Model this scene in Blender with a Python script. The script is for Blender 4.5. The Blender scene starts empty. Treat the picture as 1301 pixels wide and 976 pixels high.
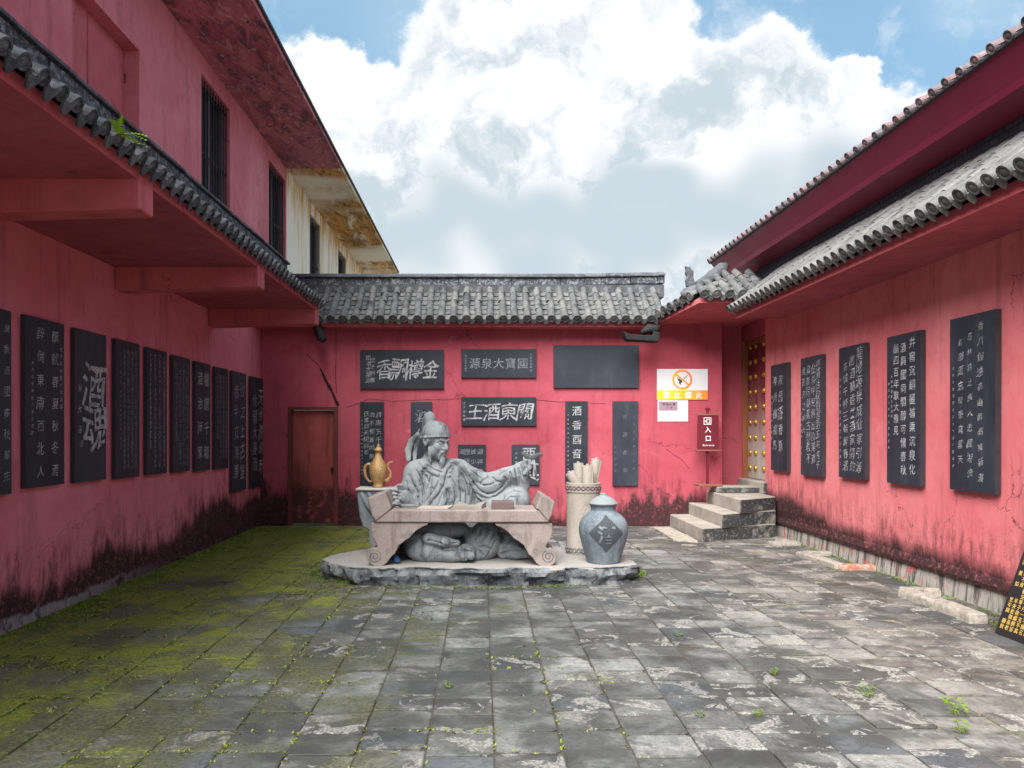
import bpy, bmesh, math, random
import numpy as np
from mathutils import Vector, Matrix, noise as mnoise

random.seed(7)
SC = bpy.context.scene
COL = SC.collection
R = math.radians

# ------------------------------------------------------------------ camera
F_PX, VX, VY, EYE = 960.0, 612.0, 549.0, 1.6
cam_d = bpy.data.cameras.new('camera')
cam = bpy.data.objects.new('camera', cam_d)
COL.objects.link(cam)
cam.location = (0, 0, EYE)
cam.rotation_euler = (R(90), 0, 0)
cam_d.sensor_fit = 'HORIZONTAL'
cam_d.sensor_width = 36.0
cam_d.lens = F_PX / 1301.0 * 36.0
cam_d.shift_x = (650.5 - VX) / 1301.0
cam_d.shift_y = (VY - 488.0) / 1301.0
cam_d.clip_start = 0.05
cam_d.clip_end = 3000
SC.camera = cam

# ------------------------------------------------------------------ exposure
SC.view_settings.view_transform = 'Standard'
SC.view_settings.look = 'None'
SC.view_settings.gamma = 1.0
SC.view_settings.use_curve_mapping = False
SC.view_settings.exposure = 1.5
SC.cycles.use_denoising = True
SC.cycles.use_adaptive_sampling = True
SC.cycles.adaptive_threshold = .02
SC.cycles.max_bounces = 5
SC.cycles.diffuse_bounces = 3

# ------------------------------------------------------------------ node helper
class NT:
    maxd = 4
    def __init__(self, tree):
        self.t = tree
        self.n = tree.nodes
        self.l = tree.links
    def new(self, kind, **kw):
        nd = self.n.new(kind)
        for k, v in kw.items():
            setattr(nd, k, v)
        return nd
    def put(self, sock, val):
        if val is None:
            return
        if hasattr(val, 'is_output') or hasattr(val, 'links'):
            self.l.new(val, sock)
        else:
            if isinstance(val, (int, float)) and hasattr(sock.default_value, '__len__'):
                val = (val,) * len(sock.default_value)
            if hasattr(sock.default_value, '__len__') and len(sock.default_value) == 4 and len(val) == 3:
                val = (*val, 1)
            sock.default_value = val
    def pos(self):
        if not hasattr(self, '_pos'):
            self._pos = self.new('ShaderNodeNewGeometry').outputs['Position']
        return self._pos
    def obj(self):
        return self.new('ShaderNodeTexCoord').outputs['Object']
    def rnd(self):
        return self.new('ShaderNodeObjectInfo').outputs['Random']
    def sep(self, v):
        nd = self.new('ShaderNodeSeparateXYZ'); self.put(nd.inputs[0], v)
        return nd.outputs
    def comb(self, x=0., y=0., z=0.):
        nd = self.new('ShaderNodeCombineXYZ')
        for s, v in zip(nd.inputs, (x, y, z)):
            self.put(s, v)
        return nd.outputs[0]
    def m(self, op, a, b=None, c=None, clamp=False):
        nd = self.new('ShaderNodeMath', operation=op, use_clamp=clamp)
        for s, v in zip(nd.inputs, (a, b, c)):
            self.put(s, v)
        return nd.outputs[0]
    def vm(self, op, a, b=None, out=0):
        nd = self.new('ShaderNodeVectorMath', operation=op)
        self.put(nd.inputs[0], a)
        if b is not None:
            self.put(nd.inputs[1], b)
        return nd.outputs['Value'] if op in ('DISTANCE', 'DOT_PRODUCT', 'LENGTH') else nd.outputs[0]
    def noise(self, vec, scale=1., detail=4., rough=.55, dist=0., col=False):
        detail = min(detail, self.maxd)
        nd = self.new('ShaderNodeTexNoise')
        self.put(nd.inputs['Vector'], vec)
        for k, v in (('Scale', scale), ('Detail', detail), ('Roughness', rough), ('Distortion', dist)):
            self.put(nd.inputs[k], v)
        return nd.outputs['Color' if col else 0]
    def voro(self, vec, scale=1., feature='F1', out=0):
        nd = self.new('ShaderNodeTexVoronoi', feature=feature)
        self.put(nd.inputs['Vector'], vec); self.put(nd.inputs['Scale'], scale)
        return nd.outputs[out]
    def white(self, vec, col=False):
        nd = self.new('ShaderNodeTexWhiteNoise', noise_dimensions='3D')
        self.put(nd.inputs['Vector'], vec)
        return nd.outputs['Color' if col else 'Value']
    def mr(self, v, a, b, c=0., d=1., smooth=True):
        nd = self.new('ShaderNodeMapRange', interpolation_type='SMOOTHSTEP' if smooth else 'LINEAR')
        for s, x in zip(nd.inputs[:5], (v, a, b, c, d)):
            self.put(s, x)
        return nd.outputs[0]
    def mix(self, f, a, b, blend='MIX'):
        nd = self.new('ShaderNodeMix', data_type='RGBA', blend_type=blend)
        self.put(nd.inputs[0], f); self.put(nd.inputs[6], a); self.put(nd.inputs[7], b)
        return nd.outputs[2]
    def bump(self, h, strength=.3, dist=.01, nrm=None):
        nd = self.new('ShaderNodeBump')
        self.put(nd.inputs['Height'], h); self.put(nd.inputs['Strength'], strength)
        self.put(nd.inputs['Distance'], dist)
        if nrm is not None:
            self.put(nd.inputs['Normal'], nrm)
        return nd.outputs[0]
    def scale(self, v, s):
        return self.vm('MULTIPLY', v, s)

def material(name):
    mt = bpy.data.materials.new(name)
    mt.use_nodes = True
    t = NT(mt.node_tree)
    bsdf = t.n['Principled BSDF']
    def fin(col=None, rough=.8, normal=None, metal=0., spec=.3):
        t.put(bsdf.inputs['Base Color'], col)
        t.put(bsdf.inputs['Roughness'], rough)
        t.put(bsdf.inputs['Metallic'], metal)
        t.put(bsdf.inputs['Specular IOR Level'], spec)
        if normal is not None:
            t.put(bsdf.inputs['Normal'], normal)
        return mt
    return t, fin

# ------------------------------------------------------------------ world: sky with cumulus
def pdir(x, y):
    return Vector(((x - VX) / F_PX, 1.0, (VY - y) / F_PX)).normalized()

SUN_EL, SUN_AZ = R(47), R(211)       # azimuth clockwise from +Y: behind the camera, a little to its left
world = bpy.data.worlds.new('World')
SC.world = world
world.use_nodes = True
world.cycles.sampling_method = 'NONE'       # the sky is broad and even: found well enough by scattered rays
w = NT(world.node_tree)
bg = w.n['Background']
sky = w.new('ShaderNodeTexSky', sky_type='NISHITA')
sky.sun_disc = False
sky.sun_elevation = SUN_EL
sky.sun_rotation = SUN_AZ
sky.air_density = 1.0
sky.dust_density = 1.6
sky.ozone_density = 1.0
w.maxd = 7
dirv = w.new('ShaderNodeTexCoord').outputs['Generated']
up = w.sep(dirv)[2]
warp = w.vm('MULTIPLY', w.vm('SUBTRACT', w.noise(dirv, 7.0, 3, .60, 0, True), (.5, .5, .5)), (.13, .13, .13))
warp2 = w.vm('MULTIPLY', w.vm('SUBTRACT', w.noise(dirv, 26.0, 4, .62, 0, True), (.5, .5, .5)), (.055, .055, .055))
dw = w.vm('ADD', w.vm('ADD', dirv, warp), warp2)
def bank(lobes):
    f = None
    for (x, y, r) in lobes:
        d = w.vm('DISTANCE', dw, tuple(pdir(x + 10, y + 28)))
        v = w.mr(d, r / F_PX, 0.0, 0.0, 1.0, False)
        f = v if f is None else w.m('SMOOTH_MAX', f, v, .10)
    return f
# one big cumulus bank ahead, smaller heaps beside it
field = bank([(640, 70, 150), (740, 60, 140), (560, 150, 110), (460, 130, 85), (690, 190, 210), (850, 150, 120), (960, 140, 110), (1045, 95, 62), (1000, 220, 150),
              (440, 250, 170), (1150, 190, 75), (840, 290, 230), (620, 300, 240), (1020, 290, 190), (395, 110, 90), (890, 345, 60)])
# the same kind of cumulus goes on over the rest of the sky
gen = w.mr(w.noise(dw, 2.6, 3, .5), .48, .72, 0., .9, False)
near = w.vm('DISTANCE', dirv, tuple(pdir(760, 150)))
field = w.m('MAXIMUM', field, w.m('MULTIPLY', gen, w.mr(near, .60, .95)))
fine = w.noise(dw, 16.0, 4, .55)
dens = w.m('ADD', field, w.m('MULTIPLY', w.m('SUBTRACT', fine, .5), .22))
sf = w.mr(up, .36, .24)
alpha = w.mr(dens, w.m('SUBTRACT', .06, w.m('MULTIPLY', sf, .12)), w.m('ADD', .17, w.m('MULTIPLY', sf, .30)))
# thin high haze and the milky horizon
big = w.noise(dirv, 3.4, 2, .55)
veil = w.m('MAXIMUM', w.m('MULTIPLY', w.mr(up, .34, .06), .80), w.m('MULTIPLY', w.mr(big, .46, .72), .45))
# billows: compare the density with itself a little way towards the light
b0 = w.noise(dw, 6.5, 5, .58)
b1 = w.noise(w.vm('ADD', dw, (-.018, -.006, .038)), 6.5, 5, .58)
shade = w.mr(w.m('SUBTRACT', b1, b0), -.09, .15)
bu = w.m('ADD', up, w.m('MULTIPLY', w.m('SUBTRACT', w.noise(dirv, 5.2, 2, .5), .5), .42))
belly = w.m('MULTIPLY', w.m('MULTIPLY', w.mr(bu, .37, .26), w.mr(bu, .12, .23, .25, 1.)), w.mr(dens, .0, .45, .35, 1.))
grey = w.m('MAXIMUM', w.m('MULTIPLY', belly, .85), w.m('MULTIPLY', shade, w.mr(dens, .10, .40, .12, .85)))
ccol = w.mix(grey, (1.0, 1.0, 1.0), (.47, .575, .645))
skyc = w.mix(.55, w.vm('MULTIPLY', sky.outputs[0], (.50, .61, .69)), (1.45, 2.45, 3.1))
skyc = w.mix(w.m('MULTIPLY', veil, .75), skyc, (3.2, 3.7, 3.95))
CLOUD = 3.95
w.put(bg.inputs['Color'], w.mix(alpha, skyc, w.vm('MULTIPLY', ccol, (CLOUD, CLOUD, CLOUD * 1.01))))
bg.inputs['Strength'].default_value = 0.1

# ------------------------------------------------------------------ sun: veiled, soft shadows
sun_d = bpy.data.lights.new('sun', 'SUN')
sun_d.energy = 5.0
sun_d.angle = R(58)
sun_d.color = (1.0, .96, .90)
sun = bpy.data.objects.new('sun', sun_d)
COL.objects.link(sun)
sv = Vector((math.sin(SUN_AZ) * math.cos(SUN_EL), math.cos(SUN_AZ) * math.cos(SUN_EL), math.sin(SUN_EL)))
sun.rotation_euler = (-sv).to_track_quat('-Z', 'Y').to_euler()
sun.location = (0, 0, 30)

# ------------------------------------------------------------------ materials
def plaster(name, base, faded, mould_h=.35, mould_amp=.35, mould_max=1., plinth=None, seed=0., stain=.5, far=None):
    t, fin = material(name)
    p = t.vm('ADD', t.pos(), (seed, seed * .7, seed * .3))
    z = t.sep(t.pos())[2]
    n1 = t.noise(p, .7, 5, .6)
    n2 = t.noise(p, 5.0, 6, .62)
    n3 = t.noise(p, 42.0, 4, .6)
    streak = t.noise(t.scale(p, (7, 7, .55)), 1., 5, .6)
    col = t.mix(t.mr(n1, .32, .68), base, faded)
    col = t.mix(t.m('MULTIPLY', t.mr(n2, .45, .75), .35), col, tuple(c * .72 for c in base))
    col = t.mix(t.m('MULTIPLY', t.mr(streak, .50, .78), stain * .75), col, tuple(c * .42 + .012 for c in base))
    col = t.mix(t.m('MULTIPLY', t.mr(n3, .60, .74), .25), col, tuple(min(1, c * 1.25 + .05) for c in faded))
    pc = t.white(t.voro(t.vm('ADD', p, t.vm('MULTIPLY', t.noise(p, 2.2, 3, .6, 0, True), (.5, .5, .5))), .75, 'F1', 2))
    col = t.mix(t.m('MULTIPLY', t.mr(pc, .60, .70), .10), col, tuple(c * .62 for c in base))
    col = t.mix(t.m('MULTIPLY', t.mr(pc, .22, .15), .10), col, tuple(min(1, c * 1.1 + .07) for c in faded))
    # pale scuffs and flaked spots
    sc = t.m('MULTIPLY', t.mr(t.noise(p, 3.3, 9, .72, 1.2), .655, .70), t.mr(t.noise(p, .9, 2), .48, .62))
    col = t.mix(t.m('MULTIPLY', sc, .40), col, (.52, .30, .30))
    # hairline cracks
    dp = t.vm('ADD', p, t.vm('MULTIPLY', t.noise(p, 4., 5, .6, 0, True), (.35, .35, .35)))
    ck = t.mr(t.voro(dp, .62, 'DISTANCE_TO_EDGE'), .0, .0045, 1., 0.)
    ck = t.m('MULTIPLY', ck, t.mr(t.noise(p, .55, 2), .50, .58))
    col = t.mix(t.m('MULTIPLY', ck, .75), col, (.05, .015, .018))
    # finer crazing low on the wall
    ck2 = t.mr(t.voro(dp, 5.0, 'DISTANCE_TO_EDGE'), .0, .018, 1., 0.)
    ck2 = t.m('MULTIPLY', ck2, t.mr(z, mould_h + .55, mould_h + .05))
    col = t.mix(t.m('MULTIPLY', ck2, .55), col, (.06, .015, .018))
    # rising damp: black mould with a ragged upper edge
    e = t.m('ADD', t.m('MULTIPLY', t.m('SUBTRACT', t.noise(t.scale(p, (1, 1, .25)), 1.1, 3, .5), .5), mould_amp * 1.6),
            t.m('MULTIPLY', t.m('SUBTRACT', t.noise(t.scale(p, (5.5, 5.5, 1.5)), 1., 6, .72), .5), mould_amp * 1.3))
    mh = mould_h
    for (ax_, a_, b_, add_) in (far or []):      # damper stretches of the wall
        mh = t.m('ADD', mh, t.mr(t.sep(t.pos())[ax_], a_, b_, 0., add_))
    hh = t.m('SUBTRACT', t.m('ADD', mh, e), z)
    mm = t.mr(hh, -.10, .16)
    spots = t.mr(t.noise(p, 21., 6, .75), .30, .50, .62, 1.)
    soft = t.m('MULTIPLY', t.mr(hh, -.50, .12), t.mr(t.noise(t.scale(p, (11, 11, 3.2)), 1., 6, .75), .42, .66))
    mm = t.m('MULTIPLY', t.m('MAXIMUM', mm, t.m('MULTIPLY', soft, .75)), t.m('MULTIPLY', spots, mould_max))
    col = t.mix(t.m('MULTIPLY', mm, .96), col, (.012, .009, .010))
    if plinth is not None:      # bare cement where the paint has gone
        pe = t.m('SUBTRACT', plinth, t.m('ADD', z, t.m('MULTIPLY', t.noise(t.scale(p, (2.5, 2.5, 1.5)), 1., 6, .7), .20)))
        pm = t.m('MULTIPLY', t.m('MULTIPLY', t.mr(pe, -.02, .02), t.mr(t.noise(p, 5., 6, .7), .34, .50)), t.mr(t.sep(t.pos())[1], 9.5, 6.5))
        col = t.mix(pm, col, t.mix(t.noise(t.scale(p, (30, 30, 4)), 1., 5, .7), (.12, .11, .115), (.34, .31, .31)))
    b = t.m('ADD', t.m('MULTIPLY', n2, .6), t.m('ADD', t.m('MULTIPLY', n3, .25), t.m('MULTIPLY', ck, -.5)))
    return fin(col, t.mr(n2, .3, .7, .72, .9), t.bump(b, .35, .012))

M = {}
RED, REDF = (.44, .062, .082), (.52, .105, .130)
M['red_left'] = plaster('red_plaster_left', (.53, .135, .172), (.61, .200, .240), .36, .46, 1., .19, 0., .75, [(1, 8., 10.5, .24)])
M['red_back'] = plaster('red_plaster_back', (.35, .054, .080), (.42, .082, .114), .24, .62, .97, None, 5., .7, [(0, -.9, -2.3, .42), (0, 2.0, 2.7, .30), (0, 3.6, 4.2, -.2)])
M['red_right'] = plaster('red_plaster_right', (.54, .118, .138), (.61, .185, .200), .42, .24, 1., None, 11., .75, [(1, 9.5, 11.5, .30)])
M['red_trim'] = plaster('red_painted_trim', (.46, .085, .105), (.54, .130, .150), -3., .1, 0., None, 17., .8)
M['red_soffit_shade'] = plaster('red_trim_shaded_soffit', (.32, .068, .090), (.39, .090, .115), -3., .1, 0., None, 23., .9)  # darker copy of the trim red: underside shade put into the colour

def stained_soffit(name, base, stains):
    t, fin = material(name)
    p = t.pos()
    q = t.scale(p, (1.0, .42, 1.0))
    n = t.noise(q, 2.1, 8, .66, .9)
    n2 = t.noise(q, 5.5, 8, .70, .6)
    col = t.mix(t.mr(n, .40, .62), base, stains[0])
    col = t.mix(t.m('MULTIPLY', t.mr(n2, .48, .60), t.mr(n, .33, .50)), col, stains[1])
    col = t.mix(t.m('MULTIPLY', t.mr(t.noise(q, 9., 8, .75, 1.5), .55, .63), .8), col, stains[2])
    return fin(col, .88, t.bump(n2, .3, .01))
M['soffit_pink'] = stained_soffit('stained_magenta_soffit', (.48, .160, .195), ((.36, .105, .138), (.16, .075, .098), (.54, .33, .34)))

t, fin = material('stained_cream_soffit')
p = t.pos(); q = t.scale(p, (1., .30, 1.))
band = t.m('MULTIPLY', t.mr(t.noise(t.scale(p, (.15, .34, .1)), 1., 3, .5), .40, .50), t.mr(t.noise(q, 3., 8, .7, .8), .30, .50))
col = t.mix(t.noise(p, 1.2, 5), (.82, .77, .68), (.74, .66, .53))
col = t.mix(band, col, t.mix(t.mr(t.noise(q, 4.5, 8, .72, 1.2), .42, .62), (.58, .30, .07), (.26, .13, .04)))
col = t.mix(t.m('MULTIPLY', t.mr(t.noise(q, 7., 9, .75, 1.), .56, .66), band), col, (.06, .045, .035))
M['cream_soffit'] = fin(col, .9, t.bump(t.noise(q, 8., 6), .3, .01))

t, fin = material('stained_cream_wall')
p = t.pos(); s = t.noise(t.scale(p, (3, 3, .35)), 1., 6, .65)
col = t.mix(t.noise(p, 1.0, 4), (.84, .81, .75), (.80, .72, .58))
col = t.mix(t.m('MULTIPLY', t.mr(s, .52, .70), .75), col, (.60, .36, .12))
z = t.sep(p)[2]
col = t.mix(t.m('MULTIPLY', t.mr(z, 5.9, 6.7), t.mr(t.noise(t.scale(p, (4, 4, .8)), 1., 6, .7), .40, .58)), col, (.58, .32, .09))
M['cream_wall'] = fin(col, .9, t.bump(t.noise(p, 14., 5), .25, .008))

def clay(name, dark, lite, lichen, lich_amt=.5):
    t, fin = material(name)
    p = t.pos()
    r = t.white(t.obj()) if False else t.rnd()
    n = t.noise(p, 6., 6, .65); f = t.noise(p, 36., 5, .65)
    col = t.mix(t.m('ADD', t.m('MULTIPLY', r, .75), t.m('MULTIPLY', t.mr(n, .3, .7), .35), clamp=True), dark, lite)
    l = t.m('MULTIPLY', t.mr(t.noise(p, 15., 8, .72, .6), .50, .66), lich_amt)
    col = t.mix(l, col, lichen)
    col = t.mix(t.m('MULTIPLY', t.mr(t.noise(p, 3.5, 7, .7), .52, .66), .75), col, (.022, .024, .028))
    return fin(col, t.mr(f, .3, .7, .68, .9), t.bump(t.m('ADD', f, n), .45, .006))
M['tile_grey'] = clay('grey_clay_tile', (.050, .053, .058), (.120, .122, .124), (.21, .21, .20), .40)
M['tile_right'] = clay('pale_grey_clay_tile', (.070, .072, .074), (.140, .139, .137), (.22, .217, .21), .30)
M['tile_dark'] = clay('dark_clay_tile', (.035, .038, .046), (.095, .10, .115), (.24, .24, .25), .35)
M['tile_pink'] = clay('reddish_clay_tile', (.075, .070, .078), (.17, .105, .115), (.20, .20, .21), .5)

t, fin = material('carved_ridge_brick')
p = t.pos()
q = t.vm('ADD', t.scale(p, (1, 1, 1)), t.vm('MULTIPLY', t.noise(p, 9., 3, .5, 0, True), (.06, .06, .06)))
v = t.voro(q, 26., 'SMOOTH_F1')
col = t.mix(t.mr(v, .1, .6), (.20, .21, .24), (.045, .05, .062))
col = t.mix(t.mr(t.noise(p, 4., 7, .7), .46, .62), col, (.045, .048, .058))
col = t.mix(t.m('MULTIPLY', t.mr(t.noise(p, 22., 7, .7), .56, .66), .6), col, (.32, .33, .35))
M['ridge'] = fin(col, .85, t.bump(t.m('MULTIPLY', v, -1.), .7, .02))

t, fin = material('black_slate')
p = t.pos(); r = t.rnd()
n = t.noise(p, 1.6, 5, .6); f = t.noise(t.scale(p, (14, 14, 2.2)), 1., 6, .65)
col = t.mix(t.mr(n, .3, .7), (.009, .011, .017), (.022, .027, .040))
col = t.mix(t.m('MULTIPLY', t.mr(f, .50, .75), .40), col, (.058, .068, .088))
col = t.mix(t.m('MULTIPLY', r, .30), col, (.060, .072, .10))
M['slate'] = fin(col, t.mr(f, .3, .7, .50, .70), t.bump(f, .12, .004), 0., .30)

t, fin = material('slate_edge')
M['slate_edge'] = fin(t.mix(t.noise(t.pos(), 9., 5), (.020, .018, .024), (.045, .042, .052)), .6)

def ink(name, c, amt):
    t, fin = material(name)
    n = t.noise(t.pos(), 24., 6, .7)
    return fin(t.mix(t.mr(n, .42, .62), c, tuple(x * (1 - amt) + .03 * amt for x in c)), .85)
M['ink_white'] = ink('engraved_white', (.40, .41, .44), .60)
M['ink_grey'] = ink('engraved_grey', (.24, .255, .29), .5)
M['ink_faint'] = ink('engraved_faint', (.13, .145, .18), .4)
M['ink_gold'] = ink('engraved_gold', (.62, .42, .10), .35)

def granite(name, a, b, speck, stain, sscale=1.6, samt=.5, spk=150., streak=.5):
    t, fin = material(name)
    p = t.pos()
    n = t.noise(p, sscale, 6, .62); f = t.noise(p, spk, 3, .6); g = t.noise(p, 11., 7, .66)
    s = t.noise(t.scale(p, (9, 9, .9)), 1., 6, .66)
    col = t.mix(t.mr(n, .32, .68), a, b)
    col = t.mix(t.m('MULTIPLY', t.mr(f, .52, .66), .55), col, speck)
    col = t.mix(t.m('MULTIPLY', t.mr(s, .52, .72), streak), col, stain)
    col = t.mix(t.m('MULTIPLY', t.mr(t.noise(p, sscale * 1.7, 7, .68, .7), .50, .66), samt), col, stain)
    return fin(col, .85, t.bump(t.m('ADD', g, t.m('MULTIPLY', f, .35)), .35, .008), 0., .25)
M['statue'] = granite('weathered_white_granite', (.275, .300, .315), (.190, .210, .222), (.125, .140, .152), (.038, .045, .052), 2.1, .72, 120., .85)
M['pink_granite'] = granite('pink_granite', (.320, .272, .255), (.280, .230, .217), (.17, .130, .122), (.095, .085, .066), 1.8, .38, 90., .55)
M['beige_granite'] = granite('beige_granite', (.36, .32, .28), (.30, .27, .24), (.17, .145, .125), (.11, .09, .075), 2.0, .45, 110., .45)
M['scroll_stone'] = granite('cream_scroll_stone', (.36, .33, .295), (.28, .25, .22), (.26, .21, .17), (.20, .16, .13), 3.0, .35, 110., .2)
M['grey_stand'] = granite('blue_grey_stone', (.16, .19, .21), (.22, .25, .27), (.09, .10, .11), (.05, .055, .06), 2.2, .5, 110., .6)
M['cup_stone'] = granite('dark_cup_stone', (.14, .15, .155), (.20, .21, .21), (.06, .06, .065), (.03, .032, .035), 3.0, .5, 110., .4)
M['rock_top'] = granite('pale_rock_top', (.44, .42, .395), (.36, .35, .335), (.27, .26, .25), (.17, .165, .155), 1.4, .4, 70., .2)

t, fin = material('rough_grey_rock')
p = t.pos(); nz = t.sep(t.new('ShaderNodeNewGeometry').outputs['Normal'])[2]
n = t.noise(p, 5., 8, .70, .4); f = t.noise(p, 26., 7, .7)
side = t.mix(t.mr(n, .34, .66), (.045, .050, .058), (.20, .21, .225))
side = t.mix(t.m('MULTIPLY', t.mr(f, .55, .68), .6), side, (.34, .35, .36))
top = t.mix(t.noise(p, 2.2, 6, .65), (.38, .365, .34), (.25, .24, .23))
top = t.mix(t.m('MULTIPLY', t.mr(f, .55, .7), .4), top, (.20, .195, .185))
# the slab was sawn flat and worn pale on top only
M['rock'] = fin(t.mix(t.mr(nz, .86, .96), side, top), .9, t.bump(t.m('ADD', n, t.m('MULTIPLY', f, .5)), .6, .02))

t, fin = material('blue_grey_glaze')
p = t.pos(); n = t.noise(p, 3., 6, .62, .5); f = t.noise(p, 60., 4, .6)
s = t.noise(t.scale(p, (6, 6, .9)), 1., 6, .65)
col = t.mix(t.mr(n, .3, .7), (.105, .135, .165), (.195, .235, .268))
col = t.mix(t.m('MULTIPLY', t.mr(s, .48, .7), .7), col, (.065, .080, .10))
col = t.mix(t.m('MULTIPLY', t.mr(f, .56, .68), .4), col, (.36, .40, .43))
M['jar'] = fin(col, .62, t.bump(f, .25, .004), 0., .4)
t, fin = material('jar_lid_stone')
M['jar_lid'] = fin(t.mix(t.noise(t.pos(), 22., 6, .7), (.25, .275, .285), (.16, .185, .195)), .75)
t, fin = material('jar_dark_lozenge')
M['gutter'] = clay('black_gutter_tile', (.006, .006, .007), (.014, .014, .016), (.03, .03, .03), .3)
M['jar_dark'] = fin(t.mix(t.noise(t.pos(), 30., 6, .7), (.030, .036, .044), (.075, .085, .095)), .8)

t, fin = material('aged_gilding')
p = t.pos(); v = t.voro(p, 85.); n = t.noise(p, 9., 6, .65)
col = t.mix(t.mr(n, .35, .65), (.46, .27, .10), (.52, .36, .18))
col = t.mix(t.m('MULTIPLY', t.mr(v, .25, .55), .6), col, (.20, .095, .030))
M['gold'] = fin(col, .55, t.bump(v, .5, .006), .25, .5)

t, fin = material('rusty_red_door')
p = t.pos(); z = t.sep(p)[2]
n = t.noise(p, 2.2, 6, .65); s = t.noise(t.scale(p, (5, 5, .8)), 1., 6, .65)
col = t.mix(t.mr(n, .3, .7), (.36, .078, .072), (.26, .055, .052))
col = t.mix(t.m('MULTIPLY', t.mr(s, .46, .7), .7), col, (.095, .024, .020))
mk = t.m('MULTIPLY', t.mr(t.m('ADD', z, t.m('MULTIPLY', t.noise(p, 3., 6, .7), .5)), 1.02, .82), t.mr(t.noise(p, 6., 6, .7), .34, .5))
col = t.mix(t.m('MULTIPLY', mk, .8), col, (.028, .012, .011))
M['rust_door'] = fin(col, .7, t.bump(n, .2, .006))
t, fin = material('door_frame_dark_red')
M['door_frame'] = fin(t.mix(t.noise(t.pos(), 8., 6, .7), (.17, .040, .038), (.07, .020, .020)), .75)

t, fin = material('faded_gate_paint')
p = t.pos(); z = t.sep(p)[2]
f = t.m('ADD', z, t.m('MULTIPLY', t.m('SUBTRACT', t.noise(t.scale(p, (3, 3, .9)), 1., 6, .65), .5), 2.0))
col = t.mix(t.mr(f, 1.2, 2.5), (.36, .315, .285), (.20, .026, .040))
col = t.mix(t.m('MULTIPLY', t.mr(t.noise(p, 16., 7, .7), .55, .68), .5), col, (.30, .18, .12))
M['gate'] = fin(col, .75, t.bump(t.noise(t.scale(p, (20, 20, 2)), 1., 5), .2, .005))
t, fin = material('gate_jamb_wood')
M['gate_jamb'] = fin(t.mix(t.noise(t.scale(t.pos(), (20, 20, 1.5)), 1., 6, .7), (.34, .13, .05), (.16, .04, .03)), .7)
t, fin = material('brass_stud')
M['brass'] = fin(t.mix(t.noise(t.pos(), 40., 4), (.62, .36, .06), (.42, .22, .04)), .38, None, .7, .5)

t, fin = material('magenta_eave_paint')
p = t.pos()
col = t.mix(t.noise(t.scale(p, (3, .6, 3)), 1., 5, .6), (.22, .010, .048), (.28, .020, .068))
M['magenta'] = fin(col, t.mr(t.noise(p, 3.), .3, .7, .40, .55), None, 0., .45)
t, fin = material('dark_grey_brick_wall')
bk = t.new('ShaderNodeTexBrick')
t.put(bk.inputs['Vector'], t.comb(t.sep(t.pos())[1], t.sep(t.pos())[2], 0.))
for k, v in (('Scale', 4.), ('Color1', (.07, .07, .085, 1)), ('Color2', (.045, .045, .06, 1)), ('Mortar', (.022, .022, .028, 1)), ('Mortar Size', .03)):
    bk.inputs[k].default_value = v
M['grey_brick'] = fin(bk.outputs[0], .85)

t, fin = material('pale_step_stone')
p = t.pos(); z = t.sep(p)[2]; nz = t.sep(t.new('ShaderNodeNewGeometry').outputs['Normal'])
n = t.noise(p, 3.5, 7, .68); f = t.noise(p, 28., 6, .7)
col = t.mix(t.mr(n, .3, .7), (.32, .292, .258), (.225, .21, .192))
col = t.mix(t.m('MULTIPLY', t.mr(f, .52, .68), .5), col, (.19, .175, .16))
# black mould on the upright flank of the stairs
fl = t.m('MULTIPLY', t.mr(nz[1], -.55, -.8), t.mr(t.noise(p, 2.6, 7, .7), .30, .46))
col = t.mix(t.m('MULTIPLY', fl, .92), col, t.mix(t.mr(f, .5, .66), (.018, .02, .024), (.13, .135, .14)))
M['step'] = fin(col, .88, t.bump(t.m('ADD', n, f), .4, .01))

t, fin = material('pale_plinth_cement')
p = t.pos(); s = t.noise(t.scale(p, (10, 10, 1.2)), 1., 7, .72)
col = t.mix(t.noise(p, 4., 6), (.38, .355, .325), (.29, .27, .245))
col = t.mix(t.m('MULTIPLY', t.mr(s, .45, .60), .85), col, (.045, .04, .04))
col = t.mix(t.m('MULTIPLY', t.mr(t.noise(t.vm('ADD', p, (3, 3, 3)), 6., 7, .72), .54, .62), .8), col, (.42, .10, .10))
M['plinth'] = fin(col, .9, t.bump(s, .5, .01))
t, fin = material('kerb_stone')
p = t.pos(); f = t.noise(p, 18., 7, .7)
M['kerb'] = fin(t.mix(t.mr(f, .35, .68), (.34, .305, .262), (.19, .172, .15)), .9, t.bump(f, .5, .01))
t, fin = material('broken_red_brick')
p = t.pos(); f = t.noise(p, 20., 7, .7)
M['brick'] = fin(t.mix(t.mr(f, .4, .65), (.34, .13, .085), (.38, .33, .28)), .9, t.bump(f, .5, .01))

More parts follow.
